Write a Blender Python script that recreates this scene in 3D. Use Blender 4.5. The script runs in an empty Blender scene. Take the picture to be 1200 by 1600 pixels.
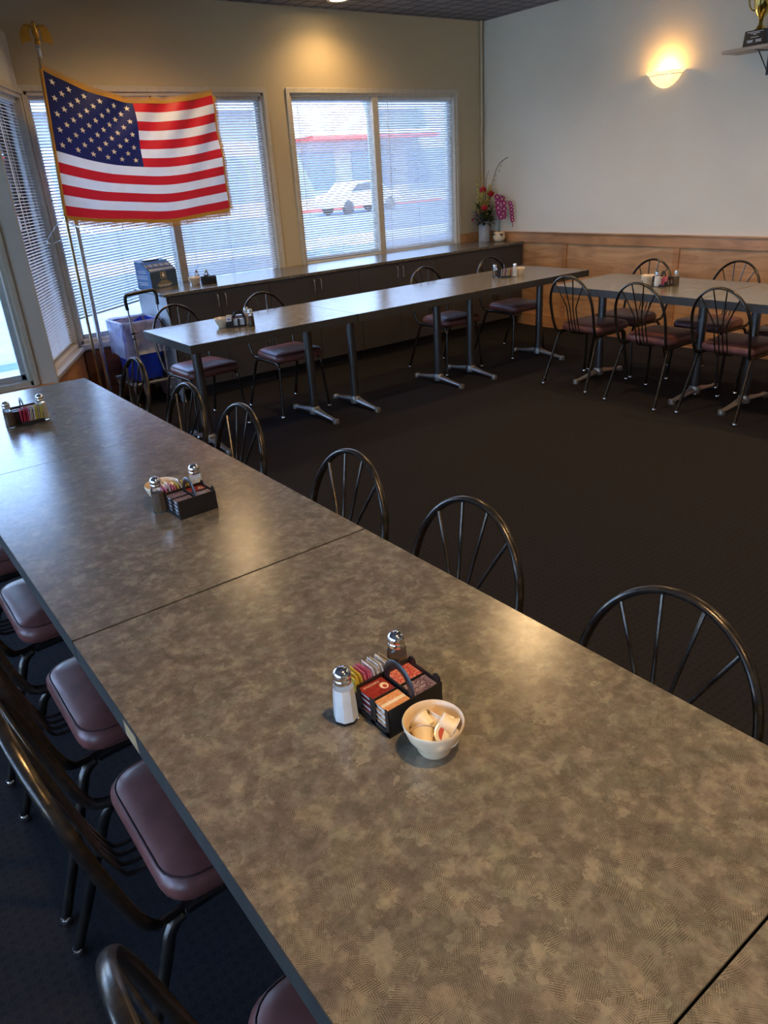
import bpy, bmesh, math, random
from math import sin, cos, pi, radians as rad, sqrt
from mathutils import Vector, Matrix
random.seed(7)
SC = bpy.context.scene
COL = SC.collection

# ------------------------------------------------------------------ camera
H = 1.5932
R = Matrix(((0.7929, 0.2988, -0.5310), (-0.6062, 0.2992, -0.7369), (-0.0613, 0.9062, 0.4184)))
cam = bpy.data.cameras.new('camera')
cam.sensor_fit = 'VERTICAL'; cam.sensor_height = 24.0
cam.lens = 24.0 * 1143.19 / 1600.0
cam.clip_start = 0.02; cam.clip_end = 300
cam_o = bpy.data.objects.new('camera', cam); COL.objects.link(cam_o)
cam_o.matrix_world = Matrix.Translation((0, 0, H)) @ R.to_quaternion().to_matrix().to_4x4()
SC.camera = cam_o

# ------------------------------------------------------------------ world, sun, exposure
SC.view_settings.view_transform = 'Standard'
SC.view_settings.look = 'None'
SC.view_settings.gamma = 1.0
SC.view_settings.use_curve_mapping = False
SC.view_settings.exposure = 1.72
WORLD_STRENGTH = 3.7
SUN_STRENGTH = 6.0
CAN_POWER = 34.0
SCONCE_POWER = 1.3
w = bpy.data.worlds.new('daylight'); SC.world = w; w.use_nodes = True
nt = w.node_tree; nt.nodes.clear()
wo = nt.nodes.new('ShaderNodeOutputWorld'); bg = nt.nodes.new('ShaderNodeBackground')
tc = nt.nodes.new('ShaderNodeTexCoord'); sp = nt.nodes.new('ShaderNodeSeparateXYZ'); cr = nt.nodes.new('ShaderNodeValToRGB')
cr.color_ramp.elements[0].position = 0.0; cr.color_ramp.elements[0].color = (0.52, 0.72, 1.0, 1)
cr.color_ramp.elements[1].position = 0.6; cr.color_ramp.elements[1].color = (0.22, 0.42, 0.95, 1)
nt.links.new(tc.outputs['Generated'], sp.inputs[0]); nt.links.new(sp.outputs['Z'], cr.inputs[0])
nt.links.new(cr.outputs[0], bg.inputs[0]); bg.inputs[1].default_value = WORLD_STRENGTH
nt.links.new(bg.outputs[0], wo.inputs[0])
sl = bpy.data.lights.new('sun', 'SUN'); sl.energy = SUN_STRENGTH; sl.angle = rad(0.6); sl.color = (1.0, 0.94, 0.84)
so = bpy.data.objects.new('sun', sl); COL.objects.link(so)
so.rotation_euler = (rad(46), 0, rad(-28))

# ------------------------------------------------------------------ materials
def new_mat(name):
    m = bpy.data.materials.new(name); m.use_nodes = True
    return m, m.node_tree, m.node_tree.nodes['Principled BSDF']
def setc(b, col, rough=0.5, metal=0.0, spec=0.5):
    b.inputs['Base Color'].default_value = (*col, 1); b.inputs['Roughness'].default_value = rough
    b.inputs['Metallic'].default_value = metal; b.inputs['Specular IOR Level'].default_value = spec
def coords(nt, scale=(1, 1, 1), rot=(0, 0, 0)):
    t = nt.nodes.new('ShaderNodeTexCoord'); mp = nt.nodes.new('ShaderNodeMapping')
    mp.inputs['Scale'].default_value = scale; mp.inputs['Rotation'].default_value = rot
    nt.links.new(t.outputs['Object'], mp.inputs[0]); return mp
def noise(nt, vec, scale, detail=3, rough=0.5, dist=0.0):
    n = nt.nodes.new('ShaderNodeTexNoise'); n.inputs['Scale'].default_value = scale
    n.inputs['Detail'].default_value = detail; n.inputs['Roughness'].default_value = rough
    n.inputs['Distortion'].default_value = dist
    nt.links.new(vec.outputs[0], n.inputs['Vector']); return n
def ramp(nt, fac, stops):
    r = nt.nodes.new('ShaderNodeValToRGB'); e = r.color_ramp.elements
    while len(e) < len(stops): e.new(0.5)
    for i, (p, c) in enumerate(stops):
        e[i].position = p; e[i].color = (*c, 1) if len(c) == 3 else c
    nt.links.new(fac, r.inputs[0]); return r
def bump(nt, b, h, strength=0.2, dist=0.002):
    bp = nt.nodes.new('ShaderNodeBump'); bp.inputs['Strength'].default_value = strength; bp.inputs['Distance'].default_value = dist
    nt.links.new(h, bp.inputs['Height']); nt.links.new(bp.outputs[0], b.inputs['Normal']); return bp
def math_n(nt, op, a, b=None):
    n = nt.nodes.new('ShaderNodeMath'); n.operation = op
    for i, x in enumerate((a, b)):
        if x is None: continue
        if isinstance(x, (int, float)): n.inputs[i].default_value = x
        else: nt.links.new(x, n.inputs[i])
    return n.outputs[0]
def mixc(nt, fac, a, b, mode='MIX'):
    n = nt.nodes.new('ShaderNodeMix'); n.data_type = 'RGBA'; n.blend_type = mode
    for i, x in ((0, fac), (6, a), (7, b)):
        if isinstance(x, (int, float)): n.inputs[i].default_value = x
        elif isinstance(x, tuple): n.inputs[i].default_value = (*x, 1)
        else: nt.links.new(x, n.inputs[i])
    return n.outputs[2]

def plain(name, col, rough=0.5, metal=0.0, spec=0.5, var=0.08, vs=30, bmp=0.0):
    m, nt, b = new_mat(name); setc(b, col, rough, metal, spec)
    mp = coords(nt); n = noise(nt, mp, vs)
    lo = tuple(max(0, c * (1 - var)) for c in col); hi = tuple(min(1, c * (1 + var)) for c in col)
    r = ramp(nt, n.outputs[0], [(0.3, lo), (0.7, hi)]); nt.links.new(r.outputs[0], b.inputs['Base Color'])
    if bmp: bump(nt, b, n.outputs[0], bmp)
    return m
def wall_mat(name, col, rough=0.55):
    m, nt, b = new_mat(name); setc(b, col, rough, 0, 0.4)
    mp = coords(nt); n = noise(nt, mp, 90, 2, 0.6); n2 = noise(nt, mp, 1.3, 2)
    r = ramp(nt, n2.outputs[0], [(0.3, tuple(c * 0.95 for c in col)), (0.7, tuple(min(1, c * 1.03) for c in col))])
    nt.links.new(r.outputs[0], b.inputs['Base Color']); bump(nt, b, n.outputs[0], 0.5, 0.003); return m
def laminate(name, tint=1.0, rough=0.3):
    m, nt, b = new_mat(name); setc(b, (0.2, 0.17, 0.13), rough, 0, 0.8)
    mp = coords(nt)
    def layer(scale, freq, off):
        wn = noise(nt, mp, 9 + off, 2)
        va = nt.nodes.new('ShaderNodeVectorMath'); va.operation = 'SCALE'; va.inputs['Scale'].default_value = 0.16
        nt.links.new(wn.outputs['Color'], va.inputs[0])
        ad = nt.nodes.new('ShaderNodeVectorMath'); ad.operation = 'ADD'
        wn2 = noise(nt, mp, 75 + off, 3, 0.7)
        vb = nt.nodes.new('ShaderNodeVectorMath'); vb.operation = 'MULTIPLY_ADD'; vb.inputs[1].default_value = (0.045,) * 3
        nt.links.new(wn2.outputs['Color'], vb.inputs[0]); nt.links.new(va.outputs[0], vb.inputs[2])
        nt.links.new(mp.outputs[0], ad.inputs[0]); nt.links.new(vb.outputs[0], ad.inputs[1])
        v = nt.nodes.new('ShaderNodeTexVoronoi'); v.inputs['Scale'].default_value = scale
        nt.links.new(ad.outputs[0], v.inputs['Vector'])
        s = nt.nodes.new('ShaderNodeSeparateColor'); nt.links.new(v.outputs['Color'], s.inputs[0])
        ang = math_n(nt, 'MULTIPLY', s.outputs[0], 6.28)
        rt = nt.nodes.new('ShaderNodeVectorRotate'); rt.rotation_type = 'Z_AXIS'
        nt.links.new(mp.outputs[0], rt.inputs['Vector']); nt.links.new(ang, rt.inputs['Angle'])
        wv = nt.nodes.new('ShaderNodeTexWave'); wv.inputs['Scale'].default_value = freq; wv.inputs['Distortion'].default_value = 1.2
        wv.inputs['Detail'].default_value = 1; wv.inputs['Detail Scale'].default_value = 4
        nt.links.new(rt.outputs[0], wv.inputs['Vector'])
        mp3 = nt.nodes.new('ShaderNodeMapping'); mp3.inputs['Scale'].default_value = (1, 5.5, 1)
        nt.links.new(rt.outputs[0], mp3.inputs[0]); sn = noise(nt, mp3, 26, 3, 0.6)
        md = noise(nt, mp, 34 + off * 3, 2, 0.6)
        mr = ramp(nt, md.outputs[0], [(0.38, (0, 0, 0)), (0.58, (1, 1, 1))])
        st_ = math_n(nt, 'MULTIPLY', wv.outputs['Fac'], mr.outputs[0])
        return math_n(nt, 'ADD', math_n(nt, 'MULTIPLY', s.outputs[1], 0.45), math_n(nt, 'MULTIPLY', sn.outputs[0], 0.55)), s.outputs[2], st_
    g1, b1, w1 = layer(34, 128, 0); g2, b2, w2 = layer(25, 110, 3)
    t = tint
    c1 = ramp(nt, g1, [(0.25, (0.105 * t, 0.103 * t, 0.086 * t)), (0.5, (0.165 * t, 0.148 * t, 0.118 * t)), (0.75, (0.232 * t, 0.214 * t, 0.158 * t))])
    c2 = ramp(nt, g2, [(0.25, (0.128 * t, 0.138 * t, 0.100 * t)), (0.5, (0.185 * t, 0.150 * t, 0.122 * t)), (0.75, (0.190 * t, 0.184 * t, 0.142 * t))])
    c = mixc(nt, 0.5, c1.outputs[0], c2.outputs[0])
    n1 = noise(nt, mp, 16, 4, 0.65, 0.6); blot = ramp(nt, n1.outputs[0], [(0.30, (0.74, 0.74, 0.75)), (0.50, (1, 1, 1)), (0.70, (1.24, 1.23, 1.12))])
    c = mixc(nt, 1.0, c, blot.outputs[0], 'MULTIPLY')
    m1 = math_n(nt, 'MULTIPLY', math_n(nt, 'GREATER_THAN', b1, 0.15), w1)
    m2 = math_n(nt, 'MULTIPLY', math_n(nt, 'GREATER_THAN', b2, 0.2), w2)
    dk = math_n(nt, 'MULTIPLY', math_n(nt, 'MAXIMUM', m1, m2), 0.88)
    c = mixc(nt, dk, c, (0.055 * t, 0.045 * t, 0.035 * t))
    nt.links.new(c, b.inputs['Base Color'])
    n2 = noise(nt, mp, 320, 2); bump(nt, b, n2.outputs[0], 0.12, 0.001)
    return m
def wood(name, c0, c1, c2, axis=1, rough=0.38, scale=1.0):
    m, nt, b = new_mat(name); setc(b, c1, rough, 0, 0.5)
    s = [7.0 * scale] * 3; s[axis] = 0.9 * scale
    mp = coords(nt, tuple(s)); n = noise(nt, mp, 2.2, 5, 0.6, 1.2)
    mp2 = coords(nt, (1, 1, 1)); n2 = noise(nt, mp2, 2.3, 2)
    r = ramp(nt, n.outputs[0], [(0.28, c0), (0.5, c1), (0.72, c2)])
    r2 = ramp(nt, n2.outputs[0], [(0.35, (0.75, 0.72, 0.68)), (0.65, (1.15, 1.12, 1.1))])
    nt.links.new(mixc(nt, 1.0, r.outputs[0], r2.outputs[0], 'MULTIPLY'), b.inputs['Base Color'])
    bump(nt, b, n.outputs[0], 0.08); return m
def carpet(name):
    m, nt, b = new_mat(name); setc(b, (0.02, 0.02, 0.024), 0.95, 0, 0.15)
    mp = coords(nt); n = noise(nt, mp, 260, 2, 0.7)
    mpb = coords(nt, (1, 1, 1), (0, 0, 0.0))
    v = nt.nodes.new('ShaderNodeTexVoronoi'); v.inputs['Scale'].default_value = 36; v.inputs['Randomness'].default_value = 0.12
    nt.links.new(mpb.outputs[0], v.inputs['Vector'])
    dots = ramp(nt, v.outputs['Distance'], [(0.18, (0.72, 0.72, 0.76)), (0.36, (1, 1, 1))])
    base = ramp(nt, n.outputs[0], [(0.3, (0.008, 0.008, 0.0105)), (0.7, (0.026, 0.0235, 0.024))])
    nt.links.new(mixc(nt, 1.0, base.outputs[0], dots.outputs[0], 'MULTIPLY'), b.inputs['Base Color'])
    bump(nt, b, n.outputs[0], 0.6, 0.004); return m
def ceiling_mat(name):
    m, nt, b = new_mat(name); setc(b, (0.12, 0.12, 0.13), 0.7)
    mp = coords(nt); br = nt.nodes.new('ShaderNodeTexBrick'); br.offset = 0.0
    br.inputs['Scale'].default_value = 1.0; br.inputs['Brick Width'].default_value = 0.152; br.inputs['Row Height'].default_value = 0.152
    br.inputs['Mortar Size'].default_value = 0.009; br.inputs['Color1'].default_value = (0.22, 0.22, 0.25, 1); br.inputs['Color2'].default_value = (0.17, 0.17, 0.20, 1)
    br.inputs['Mortar'].default_value = (0.03, 0.03, 0.035, 1)
    nt.links.new(mp.outputs[0], br.inputs['Vector']); nt.links.new(br.outputs[0], b.inputs['Base Color'])
    bump(nt, b, br.outputs['Fac'], -0.4, 0.006); return m
def glass_pane(name):
    m = bpy.data.materials.new(name); m.use_nodes = True; nt = m.node_tree; nt.nodes.clear()
    o = nt.nodes.new('ShaderNodeOutputMaterial'); t = nt.nodes.new('ShaderNodeBsdfTransparent'); g = nt.nodes.new('ShaderNodeBsdfGlossy')
    t.inputs[0].default_value = (0.93, 0.96, 0.98, 1); g.inputs['Roughness'].default_value = 0.01
    f = nt.nodes.new('ShaderNodeFresnel'); f.inputs[0].default_value = 1.45; mx = nt.nodes.new('ShaderNodeMixShader')
    nt.links.new(f.outputs[0], mx.inputs[0]); nt.links.new(t.outputs[0], mx.inputs[1]); nt.links.new(g.outputs[0], mx.inputs[2])
    nt.links.new(mx.outputs[0], o.inputs[0]); return m
def emis(name, col, s, base=(1, 1, 1)):
    m, nt, b = new_mat(name); setc(b, base, 0.4)
    mp = coords(nt); n = noise(nt, mp, 8); r = ramp(nt, n.outputs[0], [(0.3, tuple(c * 0.93 for c in col)), (0.7, col)])
    nt.links.new(r.outputs[0], b.inputs['Emission Color']); b.inputs['Emission Strength'].default_value = s; return m
def cloth(name, col, trans=0.35):
    m = bpy.data.materials.new(name); m.use_nodes = True; nt = m.node_tree; b = nt.nodes['Principled BSDF']; setc(b, col, 0.45, 0, 0.4)
    mp = coords(nt); n = noise(nt, mp, 14); r = ramp(nt, n.outputs[0], [(0.3, tuple(c * 0.93 for c in col)), (0.7, col)])
    nt.links.new(r.outputs[0], b.inputs['Base Color'])
    t = nt.nodes.new('ShaderNodeBsdfTranslucent'); nt.links.new(r.outputs[0], t.inputs[0])
    mx = nt.nodes.new('ShaderNodeMixShader'); mx.inputs[0].default_value = trans
    o = nt.nodes['Material Output']; nt.links.new(b.outputs[0], mx.inputs[1]); nt.links.new(t.outputs[0], mx.inputs[2]); nt.links.new(mx.outputs[0], o.inputs[0]); return m
def clear_glass(name, col=(1, 1, 1), rough=0.02):
    m, nt, b = new_mat(name); setc(b, col, rough); b.inputs['Transmission Weight'].default_value = 1.0; b.inputs['IOR'].default_value = 1.3
    mp = coords(nt); n = noise(nt, mp, 40); r = ramp(nt, n.outputs[0], [(0, (0.94, 0.97, 0.96)), (1, (1, 1, 1))]); nt.links.new(r.outputs[0], b.inputs['Base Color']); return m
def grains(name, c0, c1):
    m, nt, b = new_mat(name); setc(b, c0, 0.9)
    mp = coords(nt); n = noise(nt, mp, 900, 2, 0.8); r = ramp(nt, n.outputs[0], [(0.4, c0), (0.6, c1)]); nt.links.new(r.outputs[0], b.inputs['Base Color']); return m
def worn_metal(name, c0, c1, rough, metal=0.7):
    m, nt, b = new_mat(name); setc(b, c0, rough, metal)
    mp = coords(nt); n = noise(nt, mp, 45, 4, 0.7); n2 = noise(nt, mp, 300, 2)
    r = ramp(nt, n.outputs[0], [(0.45, c0), (0.75, c1)]); nt.links.new(r.outputs[0], b.inputs['Base Color'])
    bump(nt, b, n2.outputs[0], 0.15, 0.001); return m

M = dict(
    wall_white=wall_mat('painted_wall_white', (0.67, 0.605, 0.48), 0.40), wall_tan=wall_mat('wall_tan_tone', (0.50, 0.41, 0.26)),  # window wall base colour is more tan than the right wall
    wall_bay=wall_mat('painted_wall_bay', (0.58, 0.55, 0.48)),
    laminate=laminate('table_laminate', 1.18, 0.23), edge=laminate('table_edge_laminate', 0.15, 0.6), counter=laminate('counter_laminate', 0.85, 0.22),
    cab=plain('cabinet_laminate', (0.052, 0.045, 0.042), 0.5, var=0.25, vs=140), cabside_lit=plain('cabinet_side_lit', (0.36, 0.38, 0.40), 0.5), kick=plain('toe_kick', (0.008, 0.008, 0.009), 0.7),  # end panel's grey-white has the daylight on it put into the colour
    wood=wood('maple_panel', (0.34, 0.17, 0.065), (0.50, 0.27, 0.115), (0.62, 0.37, 0.175), 1), wood_rail=wood('rail_wood', (0.30, 0.14, 0.05), (0.44, 0.215, 0.085), (0.52, 0.27, 0.115), 1, 0.3),
    wood_dark=wood('dark_panel_wood', (0.09, 0.035, 0.02), (0.15, 0.06, 0.032), (0.2, 0.085, 0.045), 0), shelf=wood('shelf_wood', (0.35, 0.25, 0.17), (0.5, 0.38, 0.27), (0.58, 0.46, 0.34), 1),
    carpet=carpet('patterned_carpet'), ceiling=ceiling_mat('ceiling_tiles'),
    frame=plain('window_frame_paint', (0.50, 0.455, 0.36), 0.4), alu=plain('window_aluminium', (0.55, 0.56, 0.56), 0.35, 0.3), pane=glass_pane('window_glass'),
    slat=cloth('blind_slat', (0.80, 0.80, 0.78), 0.34), cord=plain('blind_cord', (0.75, 0.75, 0.72), 0.7), rail=plain('blind_rail', (0.62, 0.62, 0.58), 0.4),
    chair=worn_metal('chair_metal', (0.045, 0.042, 0.040), (0.130, 0.100, 0.065), 0.27, 0.8), vinyl=plain('seat_vinyl', (0.165, 0.056, 0.045), 0.36, var=0.18, vs=25, bmp=0.12), piping=plain('seat_seam', (0.05, 0.018, 0.018), 0.5),
    chrome=plain('chrome', (0.75, 0.75, 0.75), 0.12, 1.0), column=worn_metal('column_metal', (0.17, 0.165, 0.16), (0.22, 0.21, 0.20), 0.3, 0.9), foot=worn_metal('cast_foot', (0.36, 0.35, 0.33), (0.50, 0.48, 0.45), 0.4, 0.85),
    plastic=plain('black_plastic', (0.012, 0.011, 0.011), 0.35), ceramic=plain('cream_ceramic', (0.72, 0.565, 0.37), 0.22), creamer=plain('creamer_plastic', (0.82, 0.70, 0.50), 0.35), foil=plain('creamer_lid', (0.82, 0.78, 0.70), 0.3, 0.3),
    glass=clear_glass('shaker_glass'), salt=plain('salt', (0.85, 0.84, 0.81), 0.9), pepper=grains('pepper', (0.05, 0.028, 0.015), (0.20, 0.13, 0.075)),
    gold=plain('gold_metal', (0.58, 0.32, 0.06), 0.38, 0.9), goldcup=plain('polished_gold', (0.80, 0.62, 0.16), 0.10, 1.0), brass=plain('brass_pole', (0.42, 0.34, 0.20), 0.25, 0.9), silver=plain('silver_pole', (0.55, 0.56, 0.58), 0.25, 0.8),
    white=plain('white_plastic', (0.75, 0.75, 0.73), 0.4), black=plain('black_paint', (0.012, 0.012, 0.013), 0.3),
    red=cloth('flag_red', (0.60, 0.015, 0.025)), fwhite=cloth('flag_white', (0.78, 0.77, 0.74)), blue=cloth('flag_blue', (0.010, 0.018, 0.115), 0.2), fringe=cloth('gold_fringe', (0.55, 0.30, 0.055), 0.2), star=cloth('flag_star', (0.80, 0.77, 0.70), 0.1),
    cblue=plain('box_card_blue', (0.028, 0.065, 0.13), 0.5), cblue2=plain('box_card_light_blue', (0.10, 0.24, 0.52), 0.5), gilt=plain('printed_gold', (0.42, 0.33, 0.16), 0.5),
    binblue=plain('bin_plastic', (0.012, 0.05, 0.55), 0.4),
)
def bag_mat():
    m, nt, b = new_mat('clear_bag'); setc(b, (0.62, 0.66, 0.78), 0.25)
    mp = coords(nt); n = noise(nt, mp, 9, 4, 0.6, 1.5); bump(nt, b, n.outputs[0], 0.9, 0.03)
    t = nt.nodes.new('ShaderNodeBsdfTransparent'); mx = nt.nodes.new('ShaderNodeMixShader'); r = ramp(nt, n.outputs[0], [(0.38, (0.42, 0.42, 0.42)), (0.65, (0.66, 0.66, 0.66))])
    nt.links.new(r.outputs[0], mx.inputs[0]); o = nt.nodes['Material Output']
    nt.links.new(t.outputs[0], mx.inputs[1]); nt.links.new(b.outputs[0], mx.inputs[2]); nt.links.new(mx.outputs[0], o.inputs[0]); return m
M['bag'] = bag_mat()

# ------------------------------------------------------------------ mesh building
class MB:
    def __init__(s): s.v = []; s.f = []; s.m = []; s.mats = []
    def mi(s, mat):
        if mat not in s.mats: s.mats.append(mat)
        return s.mats.index(mat)
    def add(s, vs, fs, mat=None):
        o = len(s.v); s.v += [tuple(p) for p in vs]
        for f in fs: s.f.append([i + o for i in f]); s.m.append(mat)
        return s
    def box(s, a, b, mat=None, M4=None):
        x0, y0, z0 = a; x1, y1, z1 = b
        vs = [Vector(p) for p in ((x0, y0, z0), (x1, y0, z0), (x1, y1, z0), (x0, y1, z0), (x0, y0, z1), (x1, y0, z1), (x1, y1, z1), (x0, y1, z1))]
        if M4 is not None: vs = [M4 @ v for v in vs]
        return s.add(vs, [(0, 3, 2, 1), (4, 5, 6, 7), (0, 1, 5, 4), (1, 2, 6, 5), (2, 3, 7, 6), (3, 0, 4, 7)], mat)
    def lathe(s, prof, n=24, c=(0, 0, 0), mat=None, M4=None, caps=True, a0=0, a1=2 * pi, sx=1, sy=1):
        full = abs(a1 - a0 - 2 * pi) < 1e-6; k = n if full else n + 1
        vs = []
        for r, z in prof:
            for i in range(k):
                a = a0 + (a1 - a0) * i / n; p = Vector((c[0] + r * cos(a) * sx, c[1] + r * sin(a) * sy, c[2] + z))
                vs.append(M4 @ p if M4 is not None else p)
        fs = []
        for j in range(len(prof) - 1):
            for i in range(n if full else n):
                i2 = (i + 1) % k if full else i + 1
                fs.append((j * k + i, j * k + i2, (j + 1) * k + i2, (j + 1) * k + i))
        if caps and full: fs.append(tuple(range(k - 1, -1, -1))); fs.append(tuple((len(prof) - 1) * k + i for i in range(k)))
        return s.add(vs, fs, mat)
    def tube(s, pts, r, n=10, ry=None, ref=None, closed=False, mat=None, taper=None):
        pts = [Vector(p) for p in pts]; N = len(pts); vs = []; ref = Vector(ref) if ref else None; prev = None
        for i, p in enumerate(pts):
            if closed: t = pts[(i + 1) % N] - pts[i - 1]
            else: t = pts[min(i + 1, N - 1)] - pts[max(i - 1, 0)]
            t.normalize()
            if ref is not None: u = ref - t * ref.dot(t)
            elif prev is None:
                a = Vector((0, 0, 1)) if abs(t.z) < 0.9 else Vector((1, 0, 0)); u = a - t * a.dot(t)
            else: u = prev - t * prev.dot(t)
            u.normalize(); prev = u; v = t.cross(u)
            rr = taper[i] if taper else 1.0
            for k in range(n):
                a = 2 * pi * k / n; vs.append(p + u * (r * rr * cos(a)) + v * ((ry or r) * rr * sin(a)))
        fs = []
        for i in range(N if closed else N - 1):
            j = (i + 1) % N
            for k in range(n): fs.append((i * n + k, i * n + (k + 1) % n, j * n + (k + 1) % n, j * n + k))
        if not closed: fs.append(tuple(range(n - 1, -1, -1))); fs.append(tuple((N - 1) * n + k for k in range(n)))
        return s.add(vs, fs, mat)
    def ell(s, c, r, n=12, m=8, mat=None, M4=None):
        vs = []; fs = []
        for j in range(m + 1):
            t = pi * j / m
            for i in range(n):
                a = 2 * pi * i / n; p = Vector((r[0] * sin(t) * cos(a), r[1] * sin(t) * sin(a), r[2] * cos(t)))
                if M4 is not None: p = M4 @ p
                vs.append(p + Vector(c))
        for j in range(m):
            for i in range(n): fs.append((j * n + i, (j + 1) * n + i, (j + 1) * n + (i + 1) % n, j * n + (i + 1) % n))
        return s.add(vs, fs, mat)
    def build(s, name, mat, parent=None, smooth=False, bevel=0, seg=2, kind=None, loc=None, solid=0, angle=40):
        me = bpy.data.meshes.new(name); me.from_pydata(s.v, [], s.f)
        mats = [mat] + [x for x in dict.fromkeys(s.m) if x is not None and x is not mat]
        for x in mats: me.materials.append(x)
        me.polygons.foreach_set('material_index', [0 if x is None else mats.index(x) for x in s.m])
        bm = bmesh.new(); bm.from_mesh(me); bmesh.ops.remove_doubles(bm, verts=bm.verts, dist=1e-6)
        bmesh.ops.recalc_face_normals(bm, faces=bm.faces); bm.to_mesh(me); bm.free()
        if smooth:
            me.polygons.foreach_set('use_smooth', [True] * len(me.polygons))
            try: me.set_sharp_from_angle(angle=rad(angle))
            except Exception: pass
        me.update()
        o = bpy.data.objects.new(name, me); COL.objects.link(o)
        if parent is not None: o.parent = parent
        if loc: o.location = loc
        if kind: o['kind'] = kind
        if solid: md = o.modifiers.new('solidify', 'SOLIDIFY'); md.thickness = solid; md.offset = 0
        if bevel: md = o.modifiers.new('bevel', 'BEVEL'); md.width = bevel; md.segments = seg; md.limit_method = 'ANGLE'; md.angle_limit = rad(35)
        return o
def tag(o, label, cat, group=None):
    o['label'] = label; o['category'] = cat
    if group: o['group'] = group
    return o
def thing(name, label, cat, loc=(0, 0, 0), rz=0, group=None):
    o = bpy.data.objects.new(name, None); COL.objects.link(o); o.empty_display_size = 0.05
    o.location = loc; o.rotation_euler = (0, 0, rz); return tag(o, label, cat, group)
def copy_tree(o, parent=None):
    c = o.copy(); COL.objects.link(c)
    if parent is not None: c.parent = parent
    for ch in list(o.children): copy_tree(ch, c)
    return c
def struct(name, mb, mat, **k): return mb.build(name, mat, kind='structure', **k)
def cat_pts(P, n=6):
    P = [Vector(p) for p in P]; out = []
    for i in range(len(P) - 1):
        p0 = P[max(i - 1, 0)]; p1 = P[i]; p2 = P[i + 1]; p3 = P[min(i + 2, len(P) - 1)]
        for k in range(n):
            t = k / n
            out.append(0.5 * ((2 * p1) + (p2 - p0) * t + (2 * p0 - 5 * p1 + 4 * p2 - p3) * t * t + (3 * p1 - p0 - 3 * p2 + p3) * t ** 3))
    out.append(P[-1]); return out
def frame_m(o, x, z=Vector((0, 0, 1))):      # matrix with origin o, x axis along x, z up
    x = Vector(x).normalized(); y = Vector(z).cross(x).normalized(); zz = x.cross(y)
    m = Matrix((x, y, zz)).transposed().to_4x4(); m.translation = Vector(o); return m

# ------------------------------------------------------------------ room shell
XR, YW, ZC = 6.167, 6.29, 2.923
struct('floor', MB().box((-3.2, -3.5, -0.1), (XR + 0.1, 8.7, 0.0)) if False else MB().box((-3.2, -3.5, -0.08), (XR + 0.12, 6.44, 0.0)), M['carpet'])
struct('ceiling', MB().box((-3.2, -3.5, ZC), (XR + 0.12, 6.44, ZC + 0.12)), M['ceiling'])
struct('wall_right', MB().box((XR, -3.5, 0), (XR + 0.12, 6.44, ZC)), M['wall_white'])
struct('wall_front', MB().box((-3.2, -3.62, 0), (XR + 0.12, -3.5, ZC)), M['wall_white'])
wl = MB(); wl.box((-3.32, -3.62, 0), (-3.2, 6.44, 0.475)); wl.box((-3.32, -3.62, 2.27), (-3.2, 6.44, ZC))
for y0, y1 in ((-3.62, -2.3), (-0.5, -0.2), (1.6, 1.9), (3.7, 6.44)): wl.box((-3.32, y0, 0.475), (-3.2, y1, 2.27))
struct('wall_left', wl, M['wall_white'])
W1 = (1.62, 3.555, 0.485, 2.29); W2 = (3.815, 5.775, 0.835, 2.29)
wb = MB()
wb.box((1.55, YW, 0), (XR, YW + 0.14, W1[2])); wb.box((W1[1], YW, W1[2]), (XR, YW + 0.14, W2[2]))
wb.box((W1[1], YW, W2[2]), (W2[0], YW + 0.14, W1[3])); wb.box((W2[1], YW, W2[2]), (XR, YW + 0.14, W1[3]))
wb.box((-3.2, YW, W1[3]), (XR, YW + 0.14, ZC))
wb.box((1.50, YW, 0.0), (W1[0], YW + 0.14, W1[3]))
struct('wall_back', wb, M['wall_tan'])
# corner conduit strip
struct('trim_1', MB().tube([(6.125, 6.272, 0.95), (6.125, 6.272, ZC)], 0.014, 8), M['wall_tan'], smooth=True)
# angled bay and nearer window wall on the left
P0 = Vector((1.133, 5.358, 0)); P1 = Vector((1.60, 6.29, 0)); L = (P1 - P0).length
J = frame_m(P0, P1 - P0)          # local x along the bay wall, local +y outwards
BT = 2.66
jb = MB(); jb.box((0.0, 0, 0), (L + 0.03, 0.13, 0.44), M4=J); jb.box((0.0, 0, 2.27), (L, 0.13, BT), M4=J); jb.box((-0.05, 0, 0.44), (0.07, 0.13, 2.27), M4=J)
struct('wall_bay', jb, M['wall_bay'], bevel=0.035, seg=4)
nb = MB()
YN = 5.20
nb.box((-3.2, YN, 0), (1.02, YN + 0.13, 0.475)); nb.box((-3.2, YN, 2.27), (1.02, YN + 0.13, BT))
nb.box((0.985, YN, 0.475), (1.02, YN + 0.13, 2.27)); nb.box((1.0201, YN - 0.002, 0), (1.14, YN + 0.2, BT + 0.001))
for x in (-0.62, -2.2): nb.box((x, YN, 0.475), (x + 0.12, YN + 0.13, 2.27))
struct('wall_near', nb, M['wall_bay'], bevel=0.01)
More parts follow.
